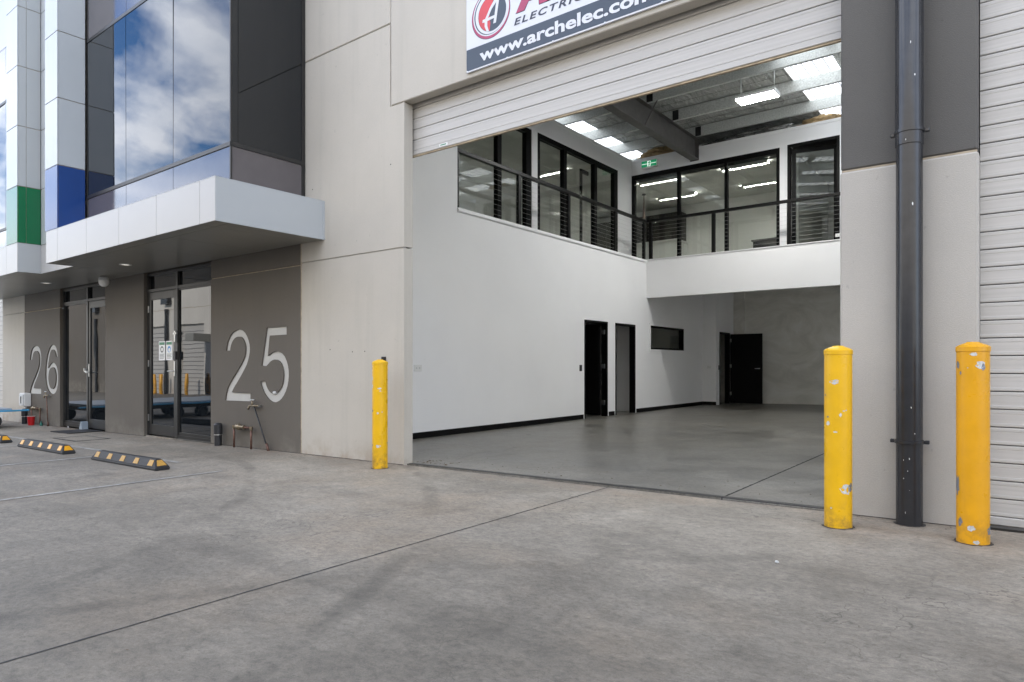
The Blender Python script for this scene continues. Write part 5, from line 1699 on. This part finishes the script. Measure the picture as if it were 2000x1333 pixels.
# ------------------------------------------------------------------ low trailer parked beyond the last bay
TR = thing("flatbed_trailer", "low flatbed trailer with bright blue edge parked beyond the last wheel stop", "trailer", (-16.9, 2.4, gz(-17)))
box("deck", -18.1, -15.95, 0.2, 4.45, 0.205, 0.262, M_DECK, TR, 0.006)
box("side_rail", -15.945, -15.86, 0.2, 4.72, 0.200, 0.232, M_TRAIL, TR, 0.006)
box("side_rail", -18.18, -18.105, 0.2, 4.72, 0.178, 0.232, M_TRAIL, TR, 0.006)
boxes("chassis", [(-17.9, -16.15, 0.3, 4.3, 0.10, 0.20), (-17.2, -17.0, -1.2, 0.3, 0.12, 0.2)], M_DKPL, TR)
for wx in (-17.95, -16.2):
    for wy in (1.9, 2.5, 4.2):
        t = lathe("wheel", (wx - 0.08, wy, gz(wx) + 0.135), [(0.0, 0.0), (0.08, 0.0), (0.09, 0.01), (0.13, 0.0), (0.138, 0.02), (0.138, 0.14), (0.13, 0.16), (0.09, 0.15), (0.08, 0.16), (0.0, 0.16)], M_RUBBER, TR, 24, axis="X")


# ------------------------------------------------------------------ opposite row of units (seen mirrored in the glass)
OPY = -7.0
OP = thing("opposite_warehouse", "cream concrete warehouse row with white roller doors mirrored in the glass door", "building", (-20, -9, -0.2))
holes = []
X = -70.0
bays = []
while X < 24:
    bays.append(X); X += 9.2
bays = [-36.85 + 9.2 * k for k in range(-3, 7)]
for b in bays:
    holes += [(b - 4.5, b - 0.35, -1.2, 3.28), (b + 1.25, b + 3.75, -1.2, 3.28)]
ow = wall_grid("wall", "Y", OPY - 0.25, OPY, -66.0, 24.0, -1.2, 8.8, holes, M_OPP, OP)
boxes("wall_joint", [(-66, 24, OPY + 0.0005, OPY + 0.004, 4.14, 4.165)], M_SEAL, OP)
for b in bays:
    for a, c in ((b - 4.5, b - 0.35), (b + 1.25, b + 3.75)):
        box("roller_door", a, c, OPY - 0.20, OPY - 0.16, gz(b) - 0.05, 3.28, M_SLAT, OP)
        boxes("slat_rib", [(a, c, OPY - 0.159, OPY - 0.150, gz(b) + 0.22 * k, gz(b) + 0.22 * k + 0.02) for k in range(1, 16)], M_DKPL, OP)
    lathe("downpipe", (b, OPY + 0.12, gz(b)), [(0.085, 0.0), (0.085, 4.6)], M_PIPE, OP, 16)
    box("rain_head", b - 0.3, b + 0.3, OPY + 0.01, OPY + 0.28, 4.45, 5.0, M_PIPE, OP)
    box("entry_canopy", b + 3.9, b + 4.6, OPY + 0.01, OPY + 1.0, 2.32, 2.7, M_SOFF, OP)
    box("entry_recess", b + 3.9, b + 4.6, OPY + 0.01, OPY + 0.02, -1.0, 2.3, M_TGLASS, OP)
box("dark_panel", -53.0, -43.6, OPY + 0.0005, OPY + 0.03, -1.1, 5.2, M_DARK, OP)
box("roof", -66, 24, OPY - 14, OPY - 0.26, 8.0, 8.1, M_GALV, OP)
box("rear_wall", -66, 24, OPY - 14.2, OPY - 14.01, -1.2, 7.3, M_OPP, OP)
ob = None
for b, dx, lb in ((-36.85, -0.35, "yellow bollard mirrored in the glass door, the one left of the mirrored downpipe"), (-36.85, 0.45, "yellow bollard mirrored in the glass door, close to the mirrored downpipe"),
                  (-36.85, 3.2, "yellow bollard mirrored alone in the sidelight beside the glass door")):
    for j in (0,):
        x = b + dx
        t = thing("opposite_bollard", lb, "bollard", (x, OPY + 0.55, gz(x)), "bollards along the opposite units")
        if ob is None:
            ob = lathe("tube", (x, OPY + 0.55, gz(x)), [(0.09, 0.0), (0.09, 1.05), (0.07, 1.08), (0.0, 1.09)], M_YELO, t, 16)
        else:
            c = ob.copy(); COL.objects.link(c); c.parent = t; c.location = (0, 0, 0)
